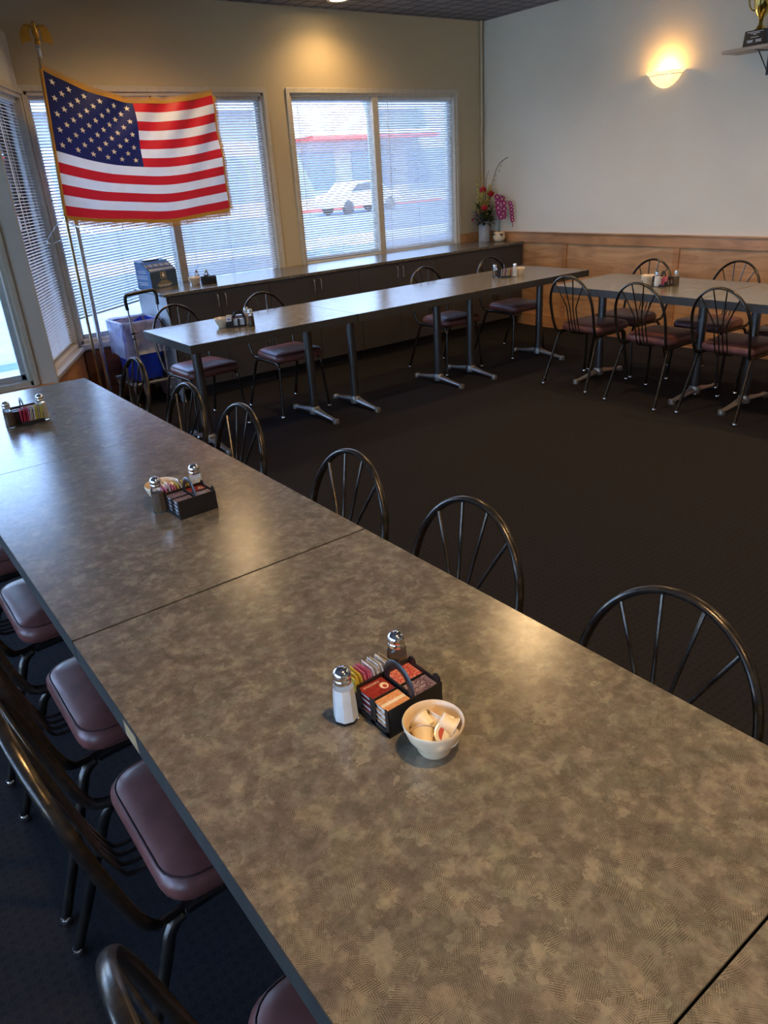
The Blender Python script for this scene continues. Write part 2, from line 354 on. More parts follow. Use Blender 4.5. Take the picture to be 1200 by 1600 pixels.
# wood wainscot under the left windows and on the right wall
pn = MB(); pn.box((1.62, YW - 0.02, 0.10), (2.13, YW, 0.43)); pn.box((1.62, YW - 0.035, 0.0), (2.13, YW, 0.10), M['wood_dark'])
struct('trim_2', pn, M['wood_dark'], bevel=0.003)
pj_ = MB(); pj_.box((0.0, -0.02, 0.0), (L - 0.01, 0, 0.435), M4=J); struct('trim_3', pj_, M['wood_rail'])
pk = MB(); pk.box((-3.2, YN - 0.02, 0.0), (1.10, YN, 0.40)); pk.box((-3.2, YN - 0.05, 0.40), (1.10, YN, 0.47), M['wood_rail']); struct('trim_4', pk, M['wood_dark'])
wr = MB()
ys = [5.655, 5.12, 3.87, 2.62, 1.37, 0.12, -1.13, -2.38, -3.45]
wr.box((XR - 0.018, -3.5, 0.0), (XR, 6.27, 0.87))
struct('wall_panel_right', wr, M['wood'])
ra = MB(); ra.box((XR - 0.034, -3.5, 0.85), (XR, 6.27, 0.945)); ra.box((XR - 0.045, -3.5, 0.942), (XR, 6.27, 0.956)); struct('trim_5', ra, M['wood_rail'], bevel=0.004)
bb = MB(); bb.box((XR - 0.034, -3.5, 0), (XR, 5.66, 0.125)); struct('baseboard_right', bb, M['wood_rail'], bevel=0.004)
bt = MB()
for y in ys[1:]: bt.box((XR - 0.030, y - 0.03, 0.125), (XR, y + 0.03, 0.85))
struct('trim_6', bt, M['wood_rail'], bevel=0.003)
struct('trim_7', MB().box((5.80, YW - 0.02, 0.86), (XR, YW, 0.95)), M['wood_rail'])

# ------------------------------------------------------------------ windows (local frame: x along, y outwards, z up)
def window(n, M4, x0, x1, z0, z1, mull, sill=True, mat=None):
    mat = mat or M['frame']
    root = bpy.data.objects.new('window_%d' % n, None); COL.objects.link(root); root['kind'] = 'structure'
    f = MB(); t = 0.03
    f.box((x0 - 0.035, -0.014, z1 - 0.005), (x1 + 0.035, 0.0, z1 + 0.035), M4=M4)      # thin casing on the wall
    f.box((x0 - 0.035, -0.014, z0), (x0, 0.0, z1), M4=M4); f.box((x1, -0.014, z0), (x1 + 0.035, 0.0, z1), M4=M4)
    f.box((x0, 0, z1 - t), (x1, 0.12, z1), M4=M4); f.box((x0, 0, z0), (x1, 0.12, z0 + t), M4=M4)
    f.box((x0, 0, z0), (x0 + 0.022, 0.12, z1), M4=M4); f.box((x1 - 0.022, 0, z0), (x1, 0.12, z1), M4=M4)
    f.build('window_frame', mat, root, bevel=0.003)
    g = MB(); xs = [x0 + 0.022] + [m for m in mull] + [x1 - 0.022]
    for m in mull: g.box((m - 0.033, 0.004, z0), (m + 0.033, 0.12, z1 - t), mat, M4=M4)
    for a, b in zip(xs[:-1], xs[1:]):
        for q in ((a, z0 + t, a + 0.03, z1 - t), (b - 0.03, z0 + t, b, z1 - t), (a, z0 + t, b, z0 + t + 0.035), (a, z1 - t - 0.03, b, z1 - t)):
            g.box((q[0], 0.075, q[1]), (q[2], 0.11, q[3]), M4=M4)
    g.build('window_sash', M['alu'], root, bevel=0.002)
    p = MB(); p.box((x0 + 0.02, 0.09, z0 + t), (x1 - 0.02, 0.094, z1 - t), M4=M4); p.build('window_pane', M['pane'], root)
    if sill:
        s = MB(); s.box((x0 - 0.04, -0.04, z0 - 0.03), (x1 + 0.04, 0.02, z0), M4=M4); s.build('window_sill', M['alu'], root, bevel=0.004)
    return root
MW = Matrix.Translation((0, YW, 0)); MN = Matrix.Translation((0, YN, 0))
window(1, MW, W1[0], W1[1], W1[2], W1[3], [2.60], sill=False)
window(2, MW, W2[0], W2[1], W2[2], W2[3], [4.755], sill=False)
window(3, J, 0.07, L - 0.02, 0.47, 2.27, [])
window(4, MN, -0.50, 0.985, 0.475, 2.27, [], sill=False)
window(5, MN, -2.08, -0.62, 0.475, 2.27, [], sill=False)
ML = Matrix.Translation((-3.2, 0, 0)) @ Matrix.Rotation(pi / 2, 4, 'Z')
for k_, (y0, y1) in enumerate(((-2.3, -0.5), (-0.2, 1.6), (1.9, 3.7))): window(6 + k_, ML, y0, y1, 0.475, 2.27, [], sill=False)
struct('trim_8', MB().box((1.60, YW - 0.03, 0.44), (2.15, YW + 0.01, 0.485)), M['alu'], bevel=0.004)

def blind(label, M4, x0, x1, ztop, zbot, tilt, sag=0.0, stack=0.0, wand=0.06):
    root = thing('window_blind', label, 'blind', M4 @ Vector(((x0 + x1) / 2, 0.045, zbot)))
    root.rotation_euler = M4.to_euler()
    hw = (x1 - x0) / 2 - 0.004; Ht = ztop - zbot
    hr = MB(); hr.box((-hw, -0.013, Ht - 0.028), (hw, 0.013, Ht)); hr.build('headrail', M['rail'], root, bevel=0.002)
    br = MB(); br.box((-hw, -0.013, 0), (hw, 0.013, 0.014), M4=Matrix.Rotation(sag, 4, 'Y')); br.build('bottom_rail', M['rail'], root, bevel=0.003)
    sl = MB(); n = int((Ht - 0.04 - 0.012) / 0.0205); t = rad(tilt)
    for i in range(n):
        f = i / n; z = 0.02 + stack + (Ht - 0.05 - stack) * (i + 0.5) / n; dz = sag * (1 - f) ** 2
        prof = []
        for k in range(4):
            u = -0.0125 + 0.025 * k / 3; h = 0.0022 * (1 - (u / 0.0125) ** 2)
            prof.append((u * cos(t) - h * sin(t), u * sin(t) + h * cos(t)))
        vs = []
        for xx in (-hw, hw):
            for (py, pz) in prof: vs.append((xx, py, z + pz - xx * dz))
        sl.add(vs, [(k, k + 1, k + 5, k + 4) for k in range(3)])
    sl.build('slats', M['slat'], root, smooth=True)
    co = MB()
    xs = [-hw * 0.78, 0, hw * 0.78] if hw > 0.35 else [-hw * 0.6, hw * 0.6]
    for xx in xs:
        co.tube([(xx, -0.0135, 0.012 - xx * sag), (xx, -0.0135, Ht - 0.02)], 0.0013, 5); co.tube([(xx, 0.0135, 0.012 - xx * sag), (xx, 0.0135, Ht - 0.02)], 0.0013, 5)
    co.build('ladder_cords', M['cord'], root)
    wd = MB(); wd.tube([(-hw + wand, -0.022, Ht - 0.03), (-hw + wand, -0.024, Ht - 0.95)], 0.0035, 6); wd.build('tilt_wand', M['white'], root, smooth=True)
    pc = MB(); pc.tube([(-hw + wand + 0.05, -0.02, Ht - 0.03), (-hw + wand + 0.052, -0.021, Ht - 0.62)], 0.0014, 5); pc.lathe([(0.002, 0), (0.006, -0.012), (0.004, -0.03)], 8, (-hw + wand + 0.052, -0.021, Ht - 0.61)); pc.build('pull_cord', M['cord'], root)
    return root
blind('narrow white mini blind over the angled bay window at far left', J, 0.095, L - 0.045, 2.24, 0.52, 8, wand=0.3)
blind('white mini blind behind the flagpole, lower edge hanging crooked above the sill', MW, 1.645, 2.565, 2.26, 0.74, 26, sag=-0.14, wand=0.5)
blind('white mini blind behind the fly end of the flag, closed down to the counter', MW, 2.635, 3.53, 2.26, 0.845, 38)
blind('white mini blind with open slats showing the street, left half of the right window', MW, 3.84, 4.72, 2.26, 0.86, 22)
blind('white mini blind with dimmer grey view, beside the flowers in the corner', MW, 4.79, 5.75, 2.26, 0.86, 44, wand=0.12)

# ------------------------------------------------------------------ cabinets along the window wall
YC = 5.668
def cabinet(x0, x1, label, doors=True, side=False):
    r = thing('base_cabinet', label, 'cabinet', ((x0 + x1) / 2, YC, 0), 0, 'base cabinets under the windows')
    h = (x1 - x0) / 2
    b = MB(); b.box((-h + 0.001, 0.018, 0.095), (h - 0.001, 0.60, 0.838))
    if side: b.box((-h - 0.002, 0.0, 0.0), (-h + 0.016, 0.60, 0.838), M['cabside_lit'])
    b.build('body', M['cab'], r)
    k = MB(); k.box((-h + 0.01, 0.07, 0), (h, 0.55, 0.095)); k.build('toe_kick', M['kick'], r)
    if doors:
        for s in (-1, 1):
            d = MB(); a, e = (0.0015, h - 0.002) if s > 0 else (-h + 0.002, -0.0015)
            d.box((a, 0, 0.10), (e, 0.018, 0.834)); dd = d.build('door', M['cab'], r, bevel=0.0015)
            hb = MB(); x = s * 0.034
            hb.tube(cat_pts([(x, 0.001, 0.70), (x, -0.022, 0.704), (x, -0.028, 0.72), (x, -0.028, 0.785), (x, -0.022, 0.80), (x, 0.001, 0.804)], 4), 0.0045, 8)
            hb.build('handle', M['silver'], dd, smooth=True)
    else:
        d = MB(); d.box((-h + 0.002, 0, 0.10), (h - 0.002, 0.018, 0.834)); d.build('front_panel', M['cab'], r, bevel=0.0015)
    return r
cabinet(2.155, 3.060, 'dark laminate two-door cabinet at the left end of the counter', side=True)
cabinet(3.060, 3.985, 'dark laminate two-door cabinet below the pillar between the windows')
cabinet(3.985, 4.905, 'dark laminate two-door cabinet below the open-slat blind')
cabinet(4.905, 6.13, 'dark laminate cabinet with a plain front in the corner under the flowers', doors=False)
ct = MB(); ct.box((2.13, YC - 0.018, 0.838), (XR - 0.046, YW, 0.862), ); o = ct.build('countertop', M['counter'], bevel=0.003)
tag(o, 'long grey laminate countertop running under the windows over the cabinets', 'countertop')

# ------------------------------------------------------------------ tables
TW, TL, TT = 0.757, 1.213, 0.75
def make_table():
    r = thing('dining_table', 'table', 'table')
    t = MB(); t.box((-TW / 2, -TL / 2 + 0.0015, TT - 0.052), (TW / 2, TL / 2 - 0.0015, TT - 0.0015), M['edge']); t.box((-TW / 2 + 0.001, -TL / 2 + 0.0022, TT - 0.0015), (TW / 2 - 0.001, TL / 2 - 0.0022, TT), M['laminate'])
    t.build('tabletop', M['laminate'], r)
    for s in (-1, 1):
        y = s * (TL / 2 - 0.185)
        c = MB(); c.lathe([(0.031, 0.055), (0.031, 0.69)], 20, (0, y, 0)); c.box((-0.17, y - 0.05, 0.688), (0.17, y + 0.05, 0.698))
        cc = c.build('column', M['column'], r, smooth=True, angle=30)
        f = MB()
        for sx in (-1, 1):
            pts = [(0, 0, 0.045), (sx * 0.05, 0, 0.043), (sx * 0.16, 0, 0.030), (sx * 0.265, 0, 0.020)]
            f.tube(pts, 0.020, 8, ry=0.024, ref=(0, 0, 1), taper=[1.15, 1.1, 0.75, 0.62])
            f.lathe([(0.024, 0.0), (0.026, 0.010), (0.022, 0.030), (0.012, 0.034)], 12, (sx * 0.275, 0, 0))
        f.lathe([(0.040, 0.022), (0.042, 0.045), (0.040, 0.062), (0.033, 0.075)], 20)
        f.build('foot', M['foot'], r, smooth=True, loc=(0, y, 0))
    return r
T0 = make_table(); first = [True]
def place_table(x, y, rz, label, group):
    o = T0 if first[0] else copy_tree(T0); first[0] = False
    o.location = (x, y, 0); o.rotation_euler = (0, 0, rz); o['label'] = label; o['group'] = group
    for c in o.children:
        if c.name.startswith('foot'): c.rotation_euler = (0, 0, pi / 2 if 'foreground' in group else 0)
    return o
gx = 0.5925; g = 'tables of the long foreground row'
place_table(gx, 0.831, 0, 'mottled brown laminate table holding the large jam caddy and creamer bowl in front', g)
place_table(gx, 0.2245 - TL / 2, 0, 'laminate table cut off at the bottom right corner of the photo', g)
place_table(gx, 1.4385 + 0.6075, 0, 'laminate table of the long row holding the second caddy, bowl and shakers', g)
place_table(gx, 2.650 + 0.6085, 0, 'laminate table at the window end of the long row with bluish sheen', g)
g = 'tables of the row along the cabinets'
yf = 4.5235
place_table(1.666 + 0.606, yf, pi / 2, 'grey laminate table at the left end of the row before the cabinets', g)
place_table(1.666 + 0.606 + 1.213, yf - 0.004, pi / 2, 'bare grey laminate table in the middle of the row before the cabinets', g)
place_table(1.666 + 0.606 + 2.426, yf, pi / 2, 'grey laminate table at the corner end of the cabinet row, salt and pepper on it', g)
g = 'tables of the row along the right wall'
place_table(4.853, 3.831 - 0.606, 0, 'grey laminate table by the right wall with caddy, bowl and sugar packets', g)
place_table(4.853, 3.831 - 1.8195, 0, 'laminate table by the right wall running out of the right edge of the photo', g)

cp_ = MB(); cp_.box((-TW / 2 - 0.0008, 1.072 - 0.831, TT - 0.046), (-TW / 2 + 0.002, 1.135 - 0.831, TT - 0.010))
cp_.build('chipped_edge', plain('bare_particle_board', (0.42, 0.26, 0.12), 0.8, var=0.2, vs=80), T0)['label'] = 'bare tan board where the edge strip has chipped off'

# ------------------------------------------------------------------ chairs (seat faces local +y)
def make_chair():
    r = thing('dining_chair', 'chair', 'chair')
    # seat cushion
    def ring(hw, y0, y1, z, rc, back_taper=0.0):
        pts = []; 
        for cx, cy, a0 in ((1, 1, 0), (-1, 1, 90), (-1, -1, 180), (1, -1, 270)):
            for k in range(6):
                a = rad(a0 + 90 * k / 5); w_ = hw - (back_taper if cy < 0 else 0)
                pts.append((cx * (w_ - rc) + rc * cos(a), (y1 - rc if cy > 0 else y0 + rc) + rc * sin(a), z))
        return pts
    lv = [(-0.016, 0.408, 0.06), (-0.004, 0.413, 0.06), (0.0, 0.430, 0.06), (-0.002, 0.448, 0.06), (-0.014, 0.463, 0.065), (-0.040, 0.472, 0.07), (-0.085, 0.477, 0.07), (-0.125, 0.479, 0.055)]
    s = MB(); vs = []
    for d, z, rc in lv: vs += ring(0.200 + d, -0.105 - d, 0.275 + d, z, max(0.01, min(rc, 0.075 + d)), 0.012)
    n = 24; fs = []
    for j in range(len(lv) - 1):
        for i in range(n): fs.append((j * n + i, j * n + (i + 1) % n, (j + 1) * n + (i + 1) % n, (j + 1) * n + i))
    fs.append(tuple(range(n - 1, -1, -1))); fs.append(tuple((len(lv) - 1) * n + i for i in range(n)))
    s.add(vs, fs); st = s.build('seat', M['vinyl'], r, smooth=True, angle=60)
    p = MB(); p.tube(ring(0.200 - 0.010, -0.105 + 0.010, 0.275 - 0.010, 0.4605, 0.065, 0.012), 0.0022, 6, closed=True); p.build('seam', M['piping'], st, smooth=True)
    # legs: each starts on the side rail and bends down
    for sx in (-1, 1):
        for back in (True, False):
            l = MB(); X = 0.175; XF = 0.205
            if back: P = [(sx * X, 0.06, 0.398), (sx * X, -0.03, 0.398), (sx * X, -0.085, 0.392), (sx * (X + 0.004), -0.115, 0.368), (sx * (X + 0.010), -0.137, 0.31), (sx * XF, -0.25, 0.012)]
            else: P = [(sx * X, 0.06, 0.398), (sx * X, 0.16, 0.398), (sx * X, 0.205, 0.392), (sx * (X + 0.003), 0.226, 0.368), (sx * (X + 0.006), 0.232, 0.31), (sx * XF, 0.25, 0.012)]
            l.tube(cat_pts(P, 5), 0.0125, 10, ry=0.009, ref=(0, 1, 0.3)); lg = l.build('leg', M['chair'], r, smooth=True)
            c = MB(); c.lathe([(0.013, 0.0), (0.0145, 0.004), (0.0145, 0.016), (0.011, 0.022)], 12, (sx * XF, -0.25 if back else 0.25, 0)); c.build('foot_cap', M['chrome'], lg, smooth=True)
    for yy in (0.20, -0.04):
        fr = MB(); fr.tube([(-0.175, yy, 0.400), (0.175, yy, 0.400)], 0.008, 8); fr.build('crossbar', M['chair'], r, smooth=True)
    # back hoop: starts under the seat, runs back and up, arches over
    zt, W = 0.838, 0.195
    def by(z): return -0.150 - 0.105 * max(0.0, (z - 0.42) / 0.42) ** 0.9
    arch = []
    for k in range(0, 25):
        a = pi * k / 24; x = W * cos(a); z = 0.598 + 0.24 * sin(a) ** 0.92 if 0 < k < 24 else 0.598
        arch.append((x, by(z), z))
    def side(sx): return [(sx * 0.165, 0.02, 0.402), (sx * 0.168, -0.06, 0.400), (sx * 0.176, -0.115, 0.402), (sx * 0.184, -0.143, 0.418), (sx * 0.190, by(0.47), 0.47), (sx * 0.1945, by(0.54), 0.54)]
    P = side(1) + arch + side(-1)[::-1]
    h = MB(); h.tube(cat_pts(P, 3), 0.0125, 12, ry=0.0085, ref=(0, 1, 0.25)); h.build('back_hoop', M['chair'], r, smooth=True)
    # four fanned spindles
    for xb, xt in ((-0.042, -0.128), (-0.014, -0.045), (0.014, 0.045), (0.042, 0.128)):
        zt2 = 0.598 + 0.24 * (max(0.0, 1 - (xt / W) ** 2) ** 0.5) ** 0.92 - 0.004
        P = [(xb, -0.03, 0.404), (xb, -0.10, 0.402), (xb, -0.132, 0.406), (xb, -0.147, 0.425), (xb, by(0.50), 0.50), (xb, by(0.58), 0.58), (xb + (xt - xb) * 0.12, by(0.63), 0.63), (xt, by(zt2), zt2)]
        q = MB(); q.tube(cat_pts(P, 4), 0.0045, 8); q.build('spindle', M['chair'], r, smooth=True)
    return r
C0 = make_chair(); cfirst = [True]
def place_chair(x, y, rz, label, group):
    o = C0 if cfirst[0] else copy_tree(C0); cfirst[0] = False
    o.location = (x, y, 0); o.rotation_euler = (0, 0, rad(rz)); o['label'] = label; o['group'] = group
# far side of the long row: they face -x (rotation +90)
g = 'chairs on the open-floor side of the long row'
place_chair(0.925, 3.655, 90, 'black hoop-back chair nearest the flag cart, behind the far end of the long row', g)
place_chair(0.895, 2.945, 90, 'black hoop-back chair behind the long row, second from the window end', g)
place_chair(0.905, 2.470, 90, 'black hoop-back chair behind the long row, third from the window end', g)
place_chair(0.900, 1.735, 90, 'black hoop-back chair just beyond the gold-lit table seam', g)
place_chair(0.905, 1.215, 90, 'black hoop-back chair beside the large caddy, full hoop seen against the carpet', g)
place_chair(0.880, 0.625, 90, 'large black hoop-back chair cut by the right edge of the photo', g)
g = 'chairs on the near side of the long row'
for y, dx, a, lb in ((2.79, 0, -90, 'chair with only a corner of dark maroon seat showing at the left edge'),
                  (2.255, 0, -90, 'chair with mauve seat lit blue by the window, left edge of the photo'),
                  (1.675, 0, -90, 'maroon vinyl chair beside the table seam, seen from above'),
                  (1.165, 0, -90, 'maroon vinyl chair with large black hoop crossing the lower left of the photo'),
                  (0.545, 0, -90, 'maroon vinyl chair cut by the bottom edge with only its hoop top showing')):
    place_chair(0.285 + dx, y, a, lb, g)
g = 'chairs on the open-floor side of the right wall row'
place_chair(4.655, 3.625, -90, 'maroon chair under the corner between two table rows, its back to the open floor', g)
place_chair(4.605, 3.000, -90, 'maroon chair in front of the right wall table, middle of the three backs', g)
place_chair(4.655, 2.450, -90, 'maroon chair in front of the right wall table, nearest the right edge', g)
g = 'chairs between the right wall and its table row'
place_chair(5.215, 3.63, 90, 'chair against the wood wall with its hoop behind the caddy', g)
place_chair(5.345, 2.985, 90, 'chair against the wood wall, dark hoop in front of the right panel', g)
place_chair(5.30, 2.40, 90, 'chair against the wood wall, only its seat showing at the right edge', g)
g = 'chairs between the cabinets and their table row'
place_chair(2.03, 4.96, 184, 'chair beside the blue bin with large hoop and mauve seat', g)
place_chair(2.69, 4.885, 180, 'chair before the left cabinet doors, seat lit pale by the window', g)
place_chair(4.28, 4.855, 180, 'chair behind the middle table, before the third cabinet', g)
place_chair(5.06, 4.840, 180, 'chair behind the corner table below the flowers', g)

# ------------------------------------------------------------------ condiments
def octo(n=8, off=pi / 8): return off
def make_shaker(content):
    r = thing('pepper_shaker' if content == 'pepper' else 'salt_shaker', 's', 'shaker')
    g = MB(); g.lathe([(0.0165, 0.0), (0.0215, 0.003), (0.0215, 0.012), (0.0195, 0.05), (0.0178, 0.074), (0.0135, 0.084), (0.0135, 0.088)], 8)
    g.build('glass_jar', M['glass'], r, bevel=0.0012)
    c = MB(); zt = 0.070 if content == 'salt' else 0.062
    c.lathe([(0.016, 0.005), (0.0195, 0.007), (0.0182, 0.045), (0.0172, zt)], 8); c.build('contents', M[content], r)
    k = MB(); k.lathe([(0.0150, 0.080), (0.0158, 0.082), (0.0158, 0.087), (0.0148, 0.089), (0.0158, 0.091), (0.0158, 0.0975), (0.0135, 0.1035), (0.008, 0.1075), (0.0001, 0.109)], 24)
    cp = k.build('cap', M['chrome'], r, smooth=True, angle=50)
    hh = MB()
    for i in range(7):
        a = 2 * pi * i / 6; q = 0.0 if i == 6 else 0.007
        hh.lathe([(0.0011, 0), (0.0011, 0.0006)], 6, (q * cos(a), q * sin(a), 0.1082 if q == 0 or True else 0))
    hh.build('holes', M['black'], cp)
    return r
SH = {'salt': make_shaker('salt'), 'pepper': make_shaker('pepper')}; SHf = {'salt': True, 'pepper': True}
def shaker(kind, x, y, z, label, group='salt and pepper shakers'):
    o = SH[kind] if SHf[kind] else copy_tree(SH[kind]); SHf[kind] = False
    o.location = (x, y, z); o.rotation_euler = (0, 0, random.uniform(0, 0.7)); o['label'] = label; o['group'] = group
def make_bowl():
    b = MB(); b.lathe([(0.0, 0.0), (0.026, 0.0), (0.028, 0.004), (0.030, 0.012), (0.033, 0.018), (0.0425, 0.032), (0.0485, 0.050), (0.0497, 0.056), (0.0485, 0.0585), (0.0462, 0.056), (0.0445, 0.048), (0.038, 0.030), (0.027, 0.014), (0.0, 0.008)], 48, caps=False)
    return b.build('creamer_bowl', M['ceramic'], smooth=True, angle=60)
BW = make_bowl(); bwf = [True]
def bowl(x, y, z, label):
    o = BW if bwf[0] else copy_tree(BW); bwf[0] = False
    o.location = (x, y, z); tag(o, label, 'bowl', 'creamer bowls')
def make_creamer():
    r = thing('creamer_cup', 'c', 'creamer')
    c = MB(); c.lathe([(0.0105, -0.011), (0.0125, -0.010), (0.0140, 0.004), (0.0158, 0.009), (0.0178, 0.0098)], 20); c.build('cup', M['creamer'], r, smooth=True, angle=35)
    l = MB(); vs = []
    l.lathe([(0.0180, 0.0098), (0.0185, 0.0106), (0.017, 0.011)], 20); l.add([(0.010, -0.007, 0.0107), (0.026, -0.004, 0.0125), (0.026, 0.004, 0.0125), (0.010, 0.007, 0.0107), (0.010, -0.007, 0.0112), (0.026, -0.004, 0.013), (0.026, 0.004, 0.013), (0.010, 0.007, 0.0112)], [(0, 1, 2, 3), (4, 7, 6, 5), (0, 4, 5, 1), (1, 5, 6, 2), (2, 6, 7, 3), (3, 7, 4, 0)])
    ll = l.build('lid', M['foil'], r)
    p = MB(); p.lathe([(0.0125, 0.01105), (0.0125, 0.0114)], 12, a0=0.4, a1=2.6); p.add([(0.0125 * cos(0.4 + 2.2 * i / 8), 0.0125 * sin(0.4 + 2.2 * i / 8), 0.0114) for i in range(9)], [tuple(range(9))])
    p.build('print', M['printred'], ll)
    return r
M['printred'] = plain('printed_red', (0.42, 0.05, 0.035), 0.5)
M['printorange'] = plain('printed_orange', (0.62, 0.22, 0.06), 0.4)
CR = make_creamer(); crf = [True]
def creamer(x, y, z, rot, label, group):
    o = CR if crf[0] else copy_tree(CR); crf[0] = False
    o.location = (x, y, z); o.rotation_euler = rot; o.scale = (1.15,) * 3; o['label'] = label; o['group'] = group
CX, CY = 0.058, 0.045       # half size of the jam block
def make_caddy():
    r = thing('condiment_caddy', 'c', 'caddy')
    b = MB(); t = 0.0022
    b.box((-CX, -CY, 0.0), (CX, CY + 0.038, 0.003))
    b.box((-CX, -CY, 0), (CX, -CY + t, 0.056)); b.box((-CX, CY - t, 0), (CX, CY, 0.056))
    b.box((CX - t, -CY, 0), (CX, CY, 0.056))
    for y0, y1 in ((-CY, -CY + 0.010), (-0.007, 0.007), (CY - 0.012, CY)): b.box((-CX, y0, 0), (-CX + t, y1, 0.054))
    b.box((-CX, -CY, 0), (-CX + t, CY, 0.010))
    b.box((-CX, -0.0012, 0), (CX, 0.0012, 0.052)); b.box((-0.002, -CY, 0), (0.002, CY, 0.054))
    b.box((-CX, CY + 0.036, 0), (0.030, CY + 0.038, 0.016)); b.box((-CX, CY, 0), (-CX + t, CY + 0.038, 0.040)); b.box((0.028, CY, 0), (0.030, CY + 0.038, 0.016))
    for y in (-CY + 0.012, CY - 0.012): b.lathe([(0.0, 0.0), (0.009, 0.0), (0.009, 0.003), (0.0, 0.003)], 14, M4=Matrix.Translation((CX - 0.003, y, 0.058)) @ Matrix.Rotation(pi / 2, 4, 'Y'), caps=False)
    b.build('tray', M['plastic'], r, bevel=0.0006)
    h = MB(); pts = []
    for k in range(15):
        a = pi * k / 14; pts.append((0, 0.034 * cos(a), 0.054 + 0.038 * sin(a)))
    h.tube([(0, 0.034, 0.045)] + pts + [(0, -0.034, 0.045)], 0.0028, 8, ry=0.0085, ref=(1, 0, 0)); h.build('handle', M['plastic'], r, smooth=True)
    return r
CD = make_caddy(); cdf = [True]
def caddy(x, y, z, rz, label):
    o = CD if cdf[0] else copy_tree(CD); cdf[0] = False
    o.location = (x, y, z); o.rotation_euler = (0, 0, rz); o['label'] = label; o['group'] = 'condiment caddies'
JAM = {}
def label_mat(name, base, acc):
    m, nt, b = new_mat(name); setc(b, base, 0.3)
    mp = coords(nt); n = noise(nt, mp, 150, 2, 0.6, 1.0); r = ramp(nt, n.outputs[0], [(0.44, base), (0.50, acc), (0.58, base)]); nt.links.new(r.outputs[0], b.inputs['Base Color']); return m
def text_mesh(txt, size, name, mat, parent, M4, bendless=True):
    cu = bpy.data.curves.new(name, 'FONT'); cu.body = txt; cu.size = size; cu.align_x = 'CENTER'; cu.align_y = 'CENTER'; cu.extrude = 0.0002
    t = bpy.data.objects.new(name, cu); COL.objects.link(t)
    dg = bpy.context.evaluated_depsgraph_get(); me = bpy.data.meshes.new_from_object(t.evaluated_get(dg)); bpy.data.objects.remove(t)
    me.transform(M4); me.materials.clear(); me.materials.append(mat); o = bpy.data.objects.new(name, me); COL.objects.link(o)
    if parent is not None: o.parent = parent
    return o
JK = {'strawberry': ((0.20, 0.015, 0.012), (0.42, 0.06, 0.04)), 'orange': ((0.62, 0.24, 0.08), (0.70, 0.45, 0.25)), 'cherry': ((0.42, 0.02, 0.02), (0.70, 0.40, 0.30)), 'grape': ((0.07, 0.025, 0.06), (0.45, 0.38, 0.42))}
for k, (a, c) in JK.items():
    r = thing('jam_tub', 'j', 'jam')
    b = MB(); vs = []; b.add([(-0.021, -0.0165, 0), (0.021, -0.0165, 0), (0.021, 0.0165, 0), (-0.021, 0.0165, 0), (-0.0245, -0.0195, 0.0095), (0.0245, -0.0195, 0.0095), (0.0245, 0.0195, 0.0095), (-0.0245, 0.0195, 0.0095)], [(0, 3, 2, 1), (4, 5, 6, 7), (0, 1, 5, 4), (1, 2, 6, 5), (2, 3, 7, 6), (3, 0, 4, 7)])
    b.build('tub', M['white'], r, bevel=0.001)
    l = MB(); l.box((-0.0248, -0.0198, 0.0095), (0.0248, 0.0198, 0.0112)); ll = l.build('lid', label_mat('jam_label_' + k, a, c), r)
    if k == 'strawberry':
        o1 = MB(); o1.ell((0.014, -0.002, 0.0112), (0.0075, 0.009, 0.0003), 16, 4); o1.build('emblem', M['creamer'], ll)
        o2 = MB(); o2.ell((0.014, -0.004, 0.0114), (0.004, 0.005, 0.0003), 12, 4); o2.build('fruit_print', M['printred'], ll)
    if k == 'orange':
        o1 = MB(); o1.box((-0.024, -0.003, 0.0112), (0.024, 0.004, 0.01135)); o1.build('band', M['creamer'], ll)
    JAM[k] = r
Jf = {k: True for k in JK}
def jam(kind, x, y, z, rz, label, group):
    o = JAM[kind] if Jf[kind] else copy_tree(JAM[kind]); Jf[kind] = False
    o.location = (x, y, z); o.rotation_euler = (0, 0, rz); o['label'] = label; o['group'] = group
PK = {}
M['pk_yellow'] = plain('packet_yellow', (0.78, 0.62, 0.10), 0.5); M['pk_pink'] = plain('packet_pink', (0.72, 0.20, 0.30), 0.5)
M['pk_white'] = plain('packet_white', (0.76, 0.72, 0.66), 0.5); M['pk_tan'] = plain('packet_tan', (0.55, 0.42, 0.25), 0.5); M['pk_red'] = plain('packet_red', (0.55, 0.03, 0.06), 0.5); M['pk_lilac'] = plain('packet_print_blue', (0.20, 0.22, 0.45), 0.5)
for k in ('yellow', 'pink', 'white', 'tan', 'red'):
    b = MB(); W_, H_, t = 0.017, 0.064, 0.0011
    b.add([(-t, -W_, 0.004), (t, -W_, 0.004), (t, W_, 0.004), (-t, W_, 0.004), (-t, -W_, H_ - 0.005), (t, -W_, H_ - 0.005), (t, W_, H_ - 0.005), (-t, W_, H_ - 0.005)], [(0, 1, 5, 4), (1, 2, 6, 5), (2, 3, 7, 6), (3, 0, 4, 7), (0, 3, 2, 1), (4, 5, 6, 7)])
    b.box((-0.0003, -W_, H_ - 0.005), (0.0003, W_, H_)); b.box((-0.0003, -W_, 0), (0.0003, W_, 0.004))
    if k in ('white', 'tan', 'yellow'): b.box((-t - 0.0002, -W_ * 0.6, H_ - 0.022), (t + 0.0002, W_ * 0.6, H_ - 0.012), M['pk_lilac'] if k == 'white' else M['pk_tan'])
    PK[k] = b.build('sugar_packet', M['pk_' + k])
Pf = {k: True for k in PK}
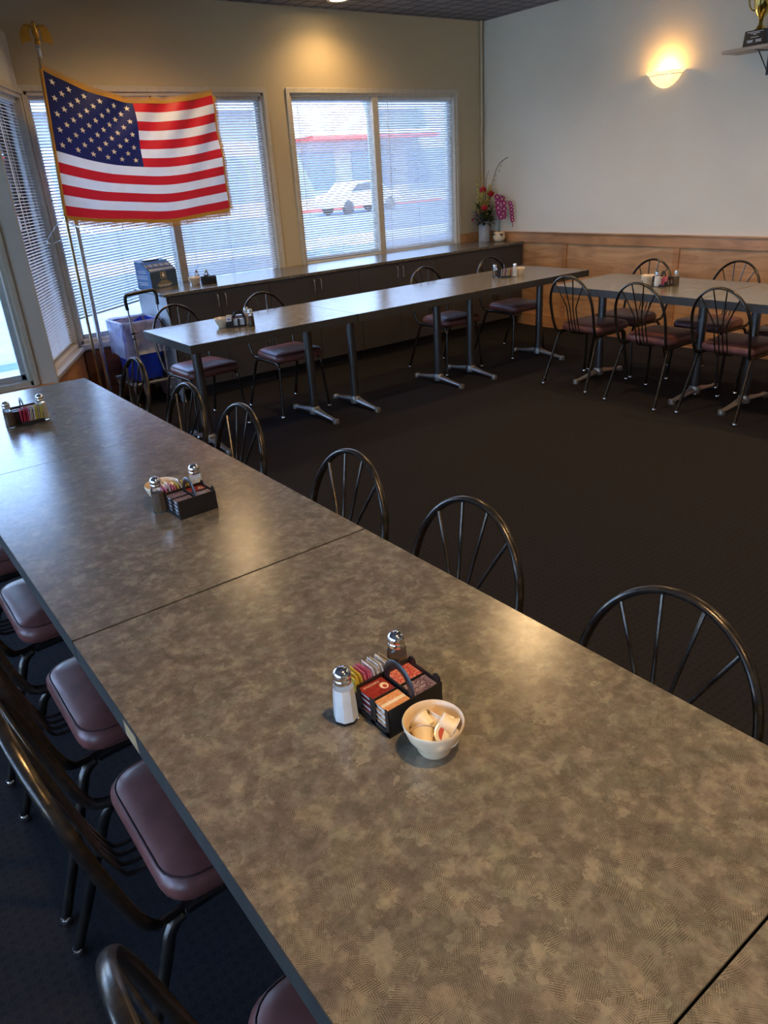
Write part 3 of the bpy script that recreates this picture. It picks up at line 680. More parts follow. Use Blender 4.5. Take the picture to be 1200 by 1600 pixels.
def packet(kind, p, rot, label, group):
    o = PK[kind] if Pf[kind] else PK[kind].copy()
    if not Pf[kind]: COL.objects.link(o)
    Pf[kind] = False
    o.location = p; o.rotation_euler = rot; tag(o, label, 'sugar packet', group)
CNAME = {'yellow': 'yellow sweetener packet', 'pink': 'pink sweetener packet', 'white': 'white sugar packet', 'tan': 'tan sugar packet', 'red': 'red sweetener packet'}
ORD = ('first', 'second', 'third', 'fourth', 'fifth', 'sixth', 'seventh', 'eighth', 'ninth', 'tenth', 'eleventh', 'twelfth', 'thirteenth', 'fourteenth', 'fifteenth', 'sixteenth', 'seventeenth', 'last')
def cset(where, x, y, z, rz, seq, layers=4, jams=('strawberry', 'orange', 'cherry', 'grape'), jam_n=4, bowlp=None, sh=(), ncream=3, det=False):
    Rz = Matrix.Rotation(rz, 4, 'Z')
    def W(lx, ly, lz=0): return Vector((x, y, z)) + Rz @ Vector((lx, ly, lz))
    caddy(x, y, z, rz, 'black plastic jam caddy with arched handle ' + where)
    spots = [(-0.030, 0.0225), (-0.030, -0.0225), (0.030, 0.0225), (0.030, -0.0225)]
    cn = {'strawberry': 'dark red strawberry', 'orange': 'orange marmalade', 'cherry': 'bright red', 'grape': 'purple grape'}
    for k, (sx, sy) in zip(jams, spots):
        for i in range(layers):
            p = W(sx + random.uniform(-.0006, .0006), sy, 0.0035 + i * 0.0115)
            pos = 'topmost' if i == layers - 1 else ('lowest', 'second', 'third')[i]
            jam(k, p.x, p.y, p.z, rz, '%s jam tub, %s in %s stack, caddy %s' % (cn[k], pos, ('back left', 'front left', 'back right', 'front right')[spots.index((sx, sy))], where), 'jam tubs ' + where)
    n = len(seq)
    for i, k in enumerate(seq):
        lx = -CX + 0.005 + (0.080) * i / max(1, n - 1); p = W(lx, CY + 0.0185, 0.004 + random.uniform(0, 0.004))
        packet(k, p, (random.uniform(-0.06, 0.06), rad(-6) + random.uniform(-0.05, 0.05), rz + random.uniform(-0.05, 0.05)), '%s, %s in the row of packets, caddy %s' % (CNAME[k], ORD[i], where), 'sugar packets ' + where)
    for kind, sx, sy in sh: shaker(kind, sx, sy, z, 'glass %s shaker with chrome cap %s' % (kind, where))
    if bowlp:
        bx, by_ = bowlp; bowl(bx, by_, z, 'cream ceramic bowl of creamer cups ' + where)
        base = [(-0.018, 0.004, 0.030, (1.1, 0.3, 2.4)), (0.008, -0.016, 0.030, (0.5, -0.5, 0.6)), (0.016, 0.014, 0.032, (0.2, 0.9, 0.4)), (-0.004, 0.020, 0.040, (-1.2, 0.2, 0.2)), (0.001, 0.0, 0.017, (3.0, 0.2, 0.3)), (0.019, -0.008, 0.043, (2.3, 0.5, 1.0))]
        for i in range(ncream):
            a, b, c, rot = base[i]
            creamer(bx + a, by_ + b, z + c, rot, ['white creamer cup leaning on its side in the bowl %s', 'creamer cup with peeled corner near the rim of the bowl %s', 'creamer cup showing its lid in the bowl %s', 'creamer cup standing on edge highest in the bowl %s', 'creamer cup at the bottom of the bowl %s', 'upturned creamer cup at the side of the bowl %s'][i] % where, 'creamer cups ' + where)
S1 = ['yellow'] * 5 + ['pink'] * 3 + ['white'] * 9 + ['tan'] * 1
cset('in the foreground', 0.594, 0.815, 0.75, 0.0, S1, 4, bowlp=(0.577, 0.706), sh=[('salt', 0.509, 0.857), ('pepper', 0.640, 0.878)], ncream=6)
cset('on the second long-row table', 0.686, 1.893, 0.75, 0.04, ['pink', 'pink', 'white', 'pink', 'pink', 'yellow', 'white', 'yellow', 'yellow'], 4, ('grape', 'grape', 'strawberry', 'grape'), bowlp=(0.650, 2.012), sh=[('pepper', 0.612, 1.945), ('salt', 0.735, 1.958)], ncream=4)
cset('at the long row window end', 0.553, 3.285, 0.75, pi, ['yellow', 'yellow', 'tan', 'yellow', 'yellow', 'white', 'tan', 'white', 'pink', 'red', 'red', 'red', 'red'], 4, ('grape', 'orange', 'grape', 'grape'), sh=[('pepper', 0.484, 3.225), ('salt', 0.618, 3.235)])
cset('on the left cabinet-row table', 2.172, 4.492, 0.75, 1.05, ['white', 'tan', 'white', 'tan', 'white', 'tan'], 4, ('grape', 'grape', 'grape', 'grape'), bowlp=(2.075, 4.545), sh=[('pepper', 2.215, 4.405), ('salt', 2.235, 4.50)], ncream=4)
cset('on the corner table', 4.665, 4.520, 0.75, pi - 0.75, ['red', 'yellow', 'yellow', 'white', 'pink', 'white', 'white', 'tan'], 3, ('grape', 'grape', 'orange', 'grape'), bowlp=(4.80, 4.475), sh=[('pepper', 4.578, 4.540), ('salt', 4.700, 4.430)], ncream=4)
cset('on the right wall table', 4.850, 3.140, 0.75, pi / 2 + 0.1, ['pink', 'pink', 'red', 'white', 'white', 'yellow', 'yellow', 'tan', 'yellow'], 3, ('grape', 'cherry', 'grape', 'orange'), bowlp=(4.885, 3.285), sh=[('salt', 4.775, 3.135), ('pepper', 4.868, 3.045)], ncream=5)
cset('on the window counter', 2.635, 5.905, 0.862, -0.3, ['white', 'tan', 'white', 'yellow'], 3, ('grape', 'grape', 'grape', 'grape'), bowlp=(2.535, 5.965), sh=[('salt', 2.585, 6.02), ('pepper', 2.66, 6.0)], ncream=4)
# readable writing on the top strawberry tub in the foreground
text_mesh("SMUCKER'S", 0.0064, 'lettering', M['creamer'], None, Matrix.Identity(4))
_l = bpy.data.objects['lettering']
top = [o for o in bpy.data.objects if o.name.startswith('jam_tub') and 'strawberry' in o['label'] and 'topmost' in o['label'] and 'foreground' in o['label']][0]
lid = [c for c in top.children if c.name.startswith('lid')][0]
_l.parent = lid; _l.location = (-0.003, 0.0125, 0.0114)

# ------------------------------------------------------------------ flagpole and flag
fx, fy = 1.615, 6.0
fp = thing('flagpole', 'brass flagpole with a gold eagle on top, carrying the flag in the window corner', 'flagpole', (fx, fy, 0))
b = MB(); b.tube([(0.0, 0, 0.03), (0.024, 0, 1.45), (0.085, 0, 2.39), (0.093, 0, 2.47)], 0.0115, 12); b.build('pole', M['brass'], fp, smooth=True)
b = MB(); b.lathe([(0.115, 0.0), (0.118, 0.012), (0.10, 0.03), (0.05, 0.05), (0.022, 0.075), (0.018, 0.13)], 28); b.build('base', M['gold'], fp, smooth=True)
b = MB(); b.lathe([(0.011, 0), (0.015, 0.004), (0.015, 0.05), (0.018, 0.055), (0.014, 0.062), (0.010, 0.075)], 14, (0.094, 0, 2.455)); b.build('joint', M['silver'], fp, smooth=True)
eg = MB(); E0 = Vector((0.099, 0, 2.53))
eg.ell(E0 + Vector((0, 0, 0.012)), (0.020, 0.020, 0.020), 14, 8)
eg.tube([E0 + Vector(p) for p in ((0, 0, 0.030), (0, -0.002, 0.045), (-0.002, 0.0, 0.065), (-0.004, -0.006, 0.088), (-0.004, -0.008, 0.100), (-0.006, -0.010, 0.116), (-0.010, -0.020, 0.122), (-0.014, -0.030, 0.116))], 0.020, 10, taper=[0.55, 0.9, 1.15, 0.9, 0.55, 0.6, 0.45, 0.12])
eg.tube([E0 + Vector(p) for p in ((0, 0.012, 0.05), (0.002, 0.024, 0.028), (0.003, 0.030, 0.008))], 0.012, 8, taper=[1, 1, 0.5])
for s in (-1, 1):
    for i in range(7):
        sh0 = E0 + Vector((s * (0.030 + 0.0075 * i), 0.004, 0.104 - 0.002 * abs(i - 3)))
        tip = E0 + Vector((s * (0.038 + 0.0095 * i) , 0.010, 0.030 - 0.004 * i - 0.003 * abs(i - 4)))
        mid = (sh0 + tip) / 2 + Vector((s * 0.010, 0, 0.010))
        eg.tube(cat_pts([sh0, mid, tip], 4), 0.0062, 6, ry=0.0034, ref=(1, 0, 0))
    eg.tube([E0 + Vector((s * 0.006, 0, 0.085)), E0 + Vector((s * 0.030, 0.002, 0.108)), E0 + Vector((s * 0.060, 0.004, 0.112)), E0 + Vector((s * 0.084, 0.006, 0.092))], 0.007, 8, taper=[1, 1.1, 0.9, 0.4])
eg.build('eagle', M['gold'], fp, smooth=True)
TOP = [(1.700, 2.386), (1.773, 2.345), (1.964, 2.262), (2.206, 2.194), (2.456, 2.178), (2.704, 2.194), (2.914, 2.233)]
BOT = [(1.644, 1.457), (1.760, 1.440), (1.997, 1.406), (2.200, 1.388), (2.430, 1.378), (2.690, 1.392), (2.942, 1.420)]
def interp(P, s):
    k = s * (len(P) - 1); i = min(int(k), len(P) - 2); t = k - i
    p = [Vector((*q, 0)) for q in (P[max(i - 1, 0)], P[i], P[i + 1], P[min(i + 2, len(P) - 1)])]
    return 0.5 * ((2 * p[1]) + (p[2] - p[0]) * t + (2 * p[0] - 5 * p[1] + 4 * p[2] - p[3]) * t * t + (3 * p[1] - p[0] - 3 * p[2] + p[3]) * t ** 3)
def par(P, s):      # arc-length-ish parameter: s is the x fraction
    x = P[0][0] + (P[-1][0] - P[0][0]) * s; lo, hi = 0.0, 1.0
    for _ in range(22):
        m = (lo + hi) / 2
        if interp(P, m).x < x: lo = m
        else: hi = m
    return interp(P, (lo + hi) / 2)
_tc = {}
def flag_pt(s, v):
    key = round(s, 5)
    if key not in _tc: _tc[key] = (par(TOP, s), par(BOT, s))
    a, b_ = _tc[key]; p = a.lerp(b_, v)
    y = fy - 0.012 - s * 0.05 - 0.032 * sin(9.5 * s * (1 - 0.25 * v) + 2.4 * v + 0.6) * s ** 0.5 * (0.5 + 0.5 * v) - 0.020 * sin(26 * (s - 0.55 * (1 - v)) + 1.0) * (1 - v) ** 1.0 * min(1, s * 3) * 0.8
    y += 0.006 * sin(31 * s + 9 * v) * min(1, s * 4)
    z = p.y + 0.004 * sin(14 * s + 3 * v) * v
    return Vector((p.x, y, z))
SCANT = 0.487
cols = [SCANT * i / 24 for i in range(24)] + [SCANT + (1 - SCANT) * i / 28 for i in range(29)]
fm = MB(); rows = [j / 52 for j in range(53)]; nc = len(cols)
vs = [flag_pt(s, v) for v in rows for s in cols]
fs = {'red': [], 'white': [], 'blue': []}
fm.v = [tuple(p) for p in vs]
for j in range(52):
    stripe = j // 4
    for i in range(nc - 1):
        m_ = M['blue'] if (i < 24 and stripe < 7) else (M['red'] if stripe % 2 == 0 else M['fwhite'])
        fm.f.append([j * nc + i, j * nc + i + 1, (j + 1) * nc + i + 1, (j + 1) * nc + i]); fm.m.append(m_)
fl = fm.build('american_flag', M['fwhite'], smooth=True, angle=180)
tag(fl, 'red, white and blue flag with gold fringe hanging from the brass pole before the windows', 'flag')
sm = MB()
for r_ in range(9):
    n_ = 6 if r_ % 2 == 0 else 5
    for c_ in range(n_):
        cu = (c_ * 2 + (1 if r_ % 2 == 0 else 2)) / 12 * SCANT; cv = (r_ + 1) / 10 * 7 / 13
        ds, dv = 0.0165, 0.0235
        P = []
        for k in range(10):
            a = pi / 2 + k * pi / 5; q = 1.0 if k % 2 == 0 else 0.42
            p = flag_pt(max(0, cu + ds * q * cos(a)), max(0, cv - dv * q * sin(a))); p.y -= 0.003; P.append(p)
        c0 = flag_pt(cu, cv); c0.y -= 0.0035
        sm.add([c0] + P, [(0, k + 1, (k + 1) % 10 + 1) for k in range(10)])
sm.build('stars', M['star'], fl, solid=0.001)
fr = MB()
def fringe(path, outs):
    n = len(path)
    for i in range(n - 1):
        a, c = path[i], path[i + 1]; d = outs[i]; j1 = random.uniform(0.85, 1.1)
        fr.add([a, c, c + d * 0.45, a + d * 0.45], [(0, 1, 2, 3)])
        k = 3
        for q in range(k):
            u0 = a.lerp(c, q / k); u1 = a.lerp(c, (q + 0.72) / k); ln = random.uniform(0.88, 1.12); off = Vector((random.uniform(-.002, .002), random.uniform(-.002, .002), 0))
            fr.add([u0 + d * 0.4, u1 + d * 0.4, u1 + d * ln + off, u0 + d * ln + off], [(0, 1, 2, 3)])
SS = [i / 110 for i in range(111)]
fringe([flag_pt(s, 0.0) + Vector((0, -0.002, -0.004)) for s in SS], [Vector((0.002, -0.004, 0.040)) for s in SS])
fringe([flag_pt(s, 1.0) + Vector((0, -0.002, 0.004)) for s in SS], [Vector((0, -0.004, -0.056))] * 111)
VV = [i / 60 for i in range(61)]
fringe([flag_pt(1.0, v) + Vector((-0.003, -0.002, 0)) for v in VV], [Vector((0.030, -0.003, -0.014))] * 61)
fringe([flag_pt(0.0, v) + Vector((0.004, -0.003, 0)) for v in VV], [Vector((-0.014, -0.012, -0.006))] * 61)
fr.build('fringe', M['fringe'], fl, solid=0.0008)
hm = MB(); hm.tube([flag_pt(0.0, v) + Vector((-0.006, 0.006, 0)) for v in [i / 20 for i in range(21)]], 0.013, 10); hm.build('pole_sleeve', M['fringe'], fl, smooth=True)
sp_ = MB(); sp_.tube([(1.745, 6.135, 1.62), (1.737, 6.12, 1.44), (1.705, 6.10, 0.0)], 0.018, 12)
sp_.lathe([(0.016, 0), (0.022, 0.004), (0.022, 0.03), (0.016, 0.036)], 12, (1.705, 6.10, 0)); o = sp_.build('metal_post', M['silver'], smooth=True)
tag(o, 'bare silver post standing beside the brass flagpole in the window corner', 'pole')
hg = MB()
c0 = Vector((1.60, 5.955, 1.43))
hg.tube(cat_pts([c0 + Vector(p) for p in ((0, 0.03, 0.05), (-0.02, 0.0, 0.045), (-0.02, 0, 0.02), (0, 0, 0.0))], 5), 0.0025, 6)
hg.tube(cat_pts([c0 + Vector(p) for p in ((0, 0, 0), (-0.05, 0, -0.03), (-0.13, -0.01, -0.11), (-0.14, -0.01, -0.135), (-0.11, -0.01, -0.15), (-0.05, 0, -0.13))], 5), 0.0045, 8)
hg.tube(cat_pts([c0 + Vector(p) for p in ((0, 0, 0), (0.06, 0, -0.03), (0.20, -0.01, -0.10), (0.235, -0.01, -0.17))], 5), 0.0045, 8)
o = hg.build('clothes_hanger', M['glass'], smooth=True); tag(o, 'clear plastic clothes hanger hooked on the flagpole below the flag', 'hanger')

# ------------------------------------------------------------------ blue box on the counter
bx = thing('donation_box', 'dark blue cardboard donation box with slotted slanted top on the counter end', 'box', (2.298, 6.165, 0.862), rad(13))
hw, y0, y1 = 0.126, -0.100, 0.095; zf, zb, ym = 0.128, 0.212, 0.015
vs = [(-hw, y0, 0), (hw, y0, 0), (hw, y1, 0), (-hw, y1, 0), (-hw, y0, zf), (hw, y0, zf), (hw, ym, zb - 0.01), (-hw, ym, zb - 0.01), (-hw, y1, zb), (hw, y1, zb)]
b = MB(); b.add(vs, [(0, 1, 5, 4), (1, 2, 9, 6, 5), (3, 2, 1, 0), (4, 5, 6, 7), (7, 6, 9, 8), (2, 3, 8, 9)]); b.add([vs[i] for i in (0, 3, 8, 7, 4)], [(0, 4, 3, 2, 1)], M['cblue2'])
b.build('carton', M['cblue'], bx)
b = MB(); b.box((-0.07, 0.030, zb - 0.006), (0.07, 0.070, zb + 0.0012)); b.build('slot', M['black'], bx)
d = Vector((0, ym - y0, zb - 0.01 - zf)); MS = frame_m((0, y0, zf), (1, 0, 0), Vector((0, -d.z, d.y))); Ls = d.length
b = MB()
b.box((-hw + 0.004, Ls * 0.42, 0.0004), (hw - 0.004, Ls * 0.98, 0.0012), M['cblue2'], M4=MS)
for k in range(11): b.box((-hw + 0.02 + k * 0.0205, Ls * 0.10, 0.0004), (-hw + 0.031 + k * 0.0205, Ls * 0.32, 0.0014), M['white'], M4=MS)
for k in range(14): b.box((-hw + 0.012 + k * 0.0175, Ls * 0.46, 0.0013), (-hw + 0.024 + k * 0.0175, Ls * 0.70, 0.002), M['gilt'] if k % 3 == 1 else M['white'], M4=MS)
b.build('top_print', M['white'], bx)
b = MB(); b.box((-0.030, y0 - 0.001, 0.070), (0.022, y0, 0.122), M['gilt']); b.box((-0.024, y0 - 0.0016, 0.075), (0.016, y0, 0.117), M['black']); b.lathe([(0.0, 0), (0.013, 0), (0.013, 0.0008), (0, 0.0008)], 16, caps=False, mat=M['white'], M4=Matrix.Translation((-0.004, y0 - 0.0016, 0.098)) @ Matrix.Rotation(pi / 2, 4, 'X'), sy=1.35)
for k, (a, c) in enumerate(((-0.035, 0.03), (-0.05, 0.045), (-0.06, 0.055))): b.box((a, y0 - 0.001, 0.052 - k * 0.009), (c, y0, 0.056 - k * 0.009), M['gilt'])
for k in range(3): b.box((-0.075 + 0.01 * k, y0 - 0.001, 0.024 - k * 0.007), (0.070 - 0.01 * k, y0, 0.027 - k * 0.007), M['white'])
b.build('front_print', M['gilt'], bx)
b = MB()
for k, (ya, yb, z) in enumerate(((-0.04, 0.075, 0.135), (-0.05, 0.06, 0.122), (-0.06, 0.09, 0.095), (-0.06, 0.09, 0.078), (-0.055, 0.09, 0.045), (-0.055, 0.06, 0.030))): b.box((-hw - 0.001, ya, z), (-hw, yb, z + 0.005))
b.build('side_print', M['white'], bx)

# ------------------------------------------------------------------ folding cart and recycling bin
cx, cy = 1.985, 5.74
ca = thing('folding_cart', 'folding hand cart with black grip handle left of the cabinets', 'cart', (cx, cy, 0))
b = MB()
for s in (-1, 1):
    b.tube([(s * 0.118, 0, 0.80), (s * 0.112, 0.0, 0.55)], 0.0075, 10); b.tube([(s * 0.112, 0, 0.58), (s * 0.105, 0, 0.12)], 0.0115, 10)
b.build('handle_tubes', M['silver'], ca, smooth=True)
b = MB(); b.tube(cat_pts([(-0.119, 0, 0.775), (-0.122, 0, 0.845), (-0.112, 0, 0.875), (-0.085, 0, 0.885), (0.085, 0, 0.895), (0.112, 0, 0.885), (0.124, 0, 0.855), (0.121, 0, 0.785)], 5), 0.0135, 12); b.build('grip', M['plastic'], ca, smooth=True)
b = MB()
for s in (-1, 1):
    for z in (0.56, 0.60): b.lathe([(0.0135, 0), (0.0145, 0.003), (0.0145, 0.013), (0.0135, 0.016)], 12, (s * 0.112, 0, z - 0.01))
b.build('collars', M['plastic'], ca, smooth=True)
b = MB(); b.tube([(-0.19, 0.0, 0.20), (0.16, 0.0, 0.20), (0.16, 0.42, 0.20), (-0.19, 0.42, 0.20)], 0.012, 8, closed=True)
for k in range(5): b.tube([(-0.15 + 0.075 * k, 0, 0.20), (-0.15 + 0.075 * k, 0.42, 0.20)], 0.006, 6)
for x, y in ((-0.18, 0.01), (0.15, 0.01), (0.15, 0.40), (-0.18, 0.40)): b.tube([(x, y, 0.2), (x, y, 0.05)], 0.009, 8)
b.build('deck', M['silver'], ca, smooth=True)
for x, y in ((-0.18, 0.01), (0.15, 0.01), (0.15, 0.40), (-0.18, 0.40)):
    b = MB(); b.lathe([(0.0, -0.012), (0.024, -0.012), (0.030, -0.008), (0.030, 0.008), (0.024, 0.012), (0.0, 0.012)], 16, M4=Matrix.Translation((x, y, 0.030)) @ Matrix.Rotation(pi / 2, 4, 'Y'), caps=False); b.build('wheel', M['plastic'], ca, smooth=True)
bn = thing('recycling_bin', 'bright blue recycling bin lined with a clear bag, on the folding cart', 'bin', (1.965, 5.955, 0.213))
def rrect(hx, hy, z, rc=0.03, n=4, jit=0.0):
    P = []
    for sx, sy, a0 in ((1, 1, 0), (-1, 1, 90), (-1, -1, 180), (1, -1, 270)):
        for k in range(n + 1):
            a = rad(a0 + 90 * k / n); P.append(Vector((sx * (hx - rc) + rc * cos(a) + random.uniform(-jit, jit), sy * (hy - rc) + rc * sin(a) + random.uniform(-jit, jit), z + random.uniform(-jit, jit))))
    return P
def loft(mb, rings, closed_bottom=True):
    n = len(rings[0]); vs = [p for r in rings for p in r]; fs = []
    for j in range(len(rings) - 1):
        for i in range(n): fs.append((j * n + i, j * n + (i + 1) % n, (j + 1) * n + (i + 1) % n, (j + 1) * n + i))
    if closed_bottom: fs.append(tuple(range(n - 1, -1, -1)))
    mb.add(vs, fs)
b = MB(); loft(b, [rrect(0.115, 0.145, 0.0), rrect(0.150, 0.178, 0.43), rrect(0.160, 0.188, 0.44), rrect(0.160, 0.188, 0.452), rrect(0.148, 0.174, 0.452), rrect(0.113, 0.143, 0.01)]); b.build('tub', M['binblue'], bn, smooth=True)
b = MB(); loft(b, [rrect(0.165 + 0.004 * (k % 2), 0.192 + 0.005 * ((k + 1) % 2), z, n=8, jit=j) for k, (z, j) in enumerate(((0.20, 0.016), (0.25, 0.007), (0.31, 0.006), (0.37, 0.006), (0.43, 0.005), (0.462, 0.003)))] + [rrect(0.150, 0.176, 0.466, n=8, jit=0.003), rrect(0.142, 0.168, 0.40, n=8, jit=0.006), rrect(0.130, 0.158, 0.25, n=8, jit=0.01)], False); b.build('bag', M['bag'], bn, smooth=True)

# ------------------------------------------------------------------ flowers
GR = plain('leaf_green', (0.035, 0.075, 0.022), 0.5, var=0.3); GR2 = plain('leaf_dark', (0.018, 0.035, 0.016), 0.45, var=0.3); STEM = plain('twig_brown', (0.06, 0.04, 0.025), 0.7)
YEL = cloth('petal_yellow', (0.62, 0.52, 0.14), 0.2); PR = cloth('petal_red', (0.50, 0.02, 0.025), 0.15); MAG = cloth('petal_magenta', (0.33, 0.022, 0.16), 0.2); PUR = cloth('petal_purple', (0.14, 0.06, 0.20), 0.2); CRM = plain('petal_cream', (0.72, 0.6, 0.4), 0.5)
def petal(mb, c, d, up, ln, wd, mat, curl=0.2):
    d = Vector(d).normalized(); up = Vector(up).normalized(); s = d.cross(up)
    if s.length < 1e-3: s = d.cross(Vector((0, 1, 0)))
    s.normalize(); c = Vector(c); t = 0.0012; P = []
    for k, wf in enumerate((0.25, 0.8, 1.0, 0.75, 0.15)):
        q = k / 4; p = c + d * ln * q + up * (ln * curl * (q ** 2)); P += [p - s * wd * wf / 2, p + up * (-0.05 * wd), p + s * wd * wf / 2]
    mb.add(P, [(3 * k + a, 3 * k + a + 1, 3 * k + a + 4, 3 * k + a + 3) for k in range(4) for a in (0, 1)], mat)
vz = 0.862
va = thing('flower_vase', 'grey cylinder vase holding the tall mixed silk bouquet in the corner', 'vase', (6.010, 6.125, vz))
b = MB(); b.lathe([(0.0, 0.0), (0.058, 0.0), (0.060, 0.004), (0.062, 0.20), (0.058, 0.202), (0.056, 0.19), (0.054, 0.02), (0.0, 0.015)], 28, caps=False); b.build('body', plain('grey_stoneware', (0.36, 0.37, 0.37), 0.5, var=0.25, vs=60, bmp=0.4), va, smooth=True)
bq = thing('silk_bouquet', 'bouquet of red roses, yellow sprigs and a long bare twig in the grey vase', 'flowers', (6.010, 6.125, vz))
rg = random.Random(3)
st = MB(); lf = MB(); ye = MB(); rd = MB(); pu = MB()
def stem(p, mid, n=5, r=0.002, mb=st): mb.tube(cat_pts([(0.0, 0.0, 0.10), mid, p], n), r, 5)
for (x, y, z) in ((-0.075, -0.06, 0.50), (0.02, -0.08, 0.455), (-0.085, -0.09, 0.325)):
    stem((x, y, z), (x * 0.35, y * 0.35, z * 0.6), r=0.003)
    for ring_, (n_, tilt, ln, wd) in enumerate(((5, 78, 0.052, 0.046), (7, 58, 0.060, 0.050), (8, 32, 0.058, 0.052))):
        for k in range(n_):
            a = 2 * pi * k / n_ + ring_ * 0.5; t = rad(tilt)
            petal(rd, (x, y, z - 0.012), (cos(a) * cos(t), sin(a) * cos(t), sin(t)), (-cos(a) * sin(t), -sin(a) * sin(t), cos(t)), ln, wd, None, 0.35)
for k in range(24):
    a = rg.uniform(0, 2 * pi); rr = rg.uniform(0.05, 0.145); zz = rg.uniform(0.34, 0.60) * (1 - rr); x = rr * cos(a) - 0.02; y = min(0.12, rr * sin(a) * 0.8 - 0.04)
    if k == 0: x, y, zz = -0.135, -0.03, 0.62
    if k == 1: x, y, zz = -0.02, 0.02, 0.66
    P = cat_pts([(0, 0, 0.1), (x * 0.4, y * 0.4, zz * 0.6), (x, y, zz)], 6); st.tube(P, 0.0013, 5)
    for q in P[len(P) // 2:]:
        for _ in range(3):
            c = q + Vector([rg.uniform(-0.013, 0.013) for _ in range(3)])
            for j in range(4): petal(ye, c, (rg.uniform(-1, 1), rg.uniform(-1, 1), rg.uniform(-0.3, 1)), (0, 0, 1), 0.017, 0.012, None)
for k in range(170):
    a = rg.uniform(0, 2 * pi); rr = rg.uniform(0.0, 0.12); z = rg.uniform(0.17, 0.38); x, y = rr * cos(a) - 0.01, min(0.11, rr * sin(a) * 0.8 - 0.02)
    petal(lf, (x * 0.5, y * 0.5, z - 0.02), (cos(a), sin(a) * 0.8, rg.uniform(-0.4, 0.9)), (0, 0, 1), rg.uniform(0.06, 0.11), rg.uniform(0.022, 0.042), GR if k % 2 else GR2, rg.uniform(-0.5, 0.3))
for k in range(26):
    x, y, z = -0.11 + rg.uniform(-0.05, 0.03), -0.06 + rg.uniform(-0.03, 0.03), rg.uniform(0.18, 0.30)
    for j in range(4): petal(pu, (x, y, z), (rg.uniform(-1, 1), rg.uniform(-1, 1), rg.uniform(-0.5, 1)), (0, 0, 1), 0.016, 0.012, None)
for j in range(5): petal(pu, (-0.235, -0.06, 0.235), (cos(j * 1.25), -0.3, sin(j * 1.25)), (0, -1, 0.2), 0.020, 0.016, MAG)
stem((-0.235, -0.06, 0.235), (-0.12, -0.04, 0.22))
st.tube(cat_pts([(0, 0, 0.12), (0.05, -0.02, 0.38), (0.085, -0.04, 0.58), (0.12, -0.06, 0.70), (0.142, -0.09, 0.76), (0.15, -0.16, 0.80), (0.152, -0.20, 0.81)], 6), 0.0028, 6, mat=STEM)
for k in range(9): st.ell((0.06 + 0.09 * k / 8, -0.025 - 0.05 * k / 8 - 0.04 * (k > 5), 0.42 + 0.045 * k), (0.004, 0.004, 0.007), 6, 4, mat=STEM)
st.tube(cat_pts([(0, 0, 0.12), (0.02, 0, 0.45), (0.03, -0.01, 0.62), (0.055, -0.02, 0.70)], 5), 0.002, 5, mat=STEM)
st.build('stems', GR2, bq, smooth=True)
for mb, nm, mt in ((lf, 'leaves', GR), (ye, 'yellow_sprigs', YEL), (rd, 'red_roses', PR), (pu, 'purple_flowers', PUR)): mb.build(nm, mt, bq)
po = thing('orchid_pot', 'round cream pot with a magenta orchid, right of the grey vase on the counter', 'potted plant', (6.045, 5.93, vz))
b = MB(); b.lathe([(0.0, 0.0), (0.036, 0.0), (0.055, 0.010), (0.067, 0.038), (0.067, 0.060), (0.058, 0.088), (0.050, 0.096), (0.048, 0.088), (0.0, 0.075)], 28, caps=False); b.build('pot', M['ceramic'], po, smooth=True)
b = MB()
for k, a in enumerate((0.3, 1.7, 3.0, 4.2, 5.2, 2.4)): petal(b, (0, 0, 0.082), (cos(a), sin(a), 0.25), (0, 0, 1), 0.105, 0.045, None, -0.45)
b.build('leaves', GR2, po, solid=0.002)
b = MB(); b.tube(cat_pts([(-0.01, 0, 0.08), (-0.015, 0, 0.25), (-0.03, 0.0, 0.40), (-0.01, -0.02, 0.46), (0.02, -0.05, 0.42)], 6), 0.003, 6)
b.tube(cat_pts([(0.0, 0, 0.08), (0.01, -0.02, 0.30), (0.045, -0.06, 0.40), (0.055, -0.10, 0.36), (0.055, -0.125, 0.26), (0.055, -0.135, 0.18)], 6), 0.0025, 6); b.build('stems', GR2, po, smooth=True)
b = MB()
def orchid(c, sc):
    n_ = Vector((-0.55, -0.75, 0.2)).normalized()
    for j in range(5):
        a = j * 2 * pi / 5 + 0.3; u = Vector((0.8, -0.6, 0)); d = u * cos(a) + Vector((0.1, 0.1, 1)) * sin(a); petal(b, c, d, n_, 0.030 * sc, 0.030 * sc, None, 0.15)
    b.ell(Vector(c) + n_ * 0.006, (0.007 * sc, 0.007 * sc, 0.009 * sc), 8, 5, mat=CRM)
for z, x, y in ((0.44, -0.035, 0), (0.42, 0.005, -0.03), (0.385, -0.035, -0.01), (0.375, 0.02, -0.045), (0.335, -0.03, -0.01), (0.32, 0.025, -0.04), (0.29, -0.02, -0.01), (0.275, 0.02, -0.035), (0.245, 0.0, -0.02), (0.25, 0.03, -0.03)): orchid((x, y, z), 1.15)
for z, y in ((0.375, -0.095), (0.345, -0.115), (0.31, -0.12), (0.275, -0.127), (0.24, -0.13), (0.21, -0.135)): orchid((0.055, y, z), 0.85)
for z in (0.17, 0.15): b.ell((0.055, -0.138, z), (0.006, 0.006, 0.008), 8, 5)
b.build('blossoms', MAG, po)

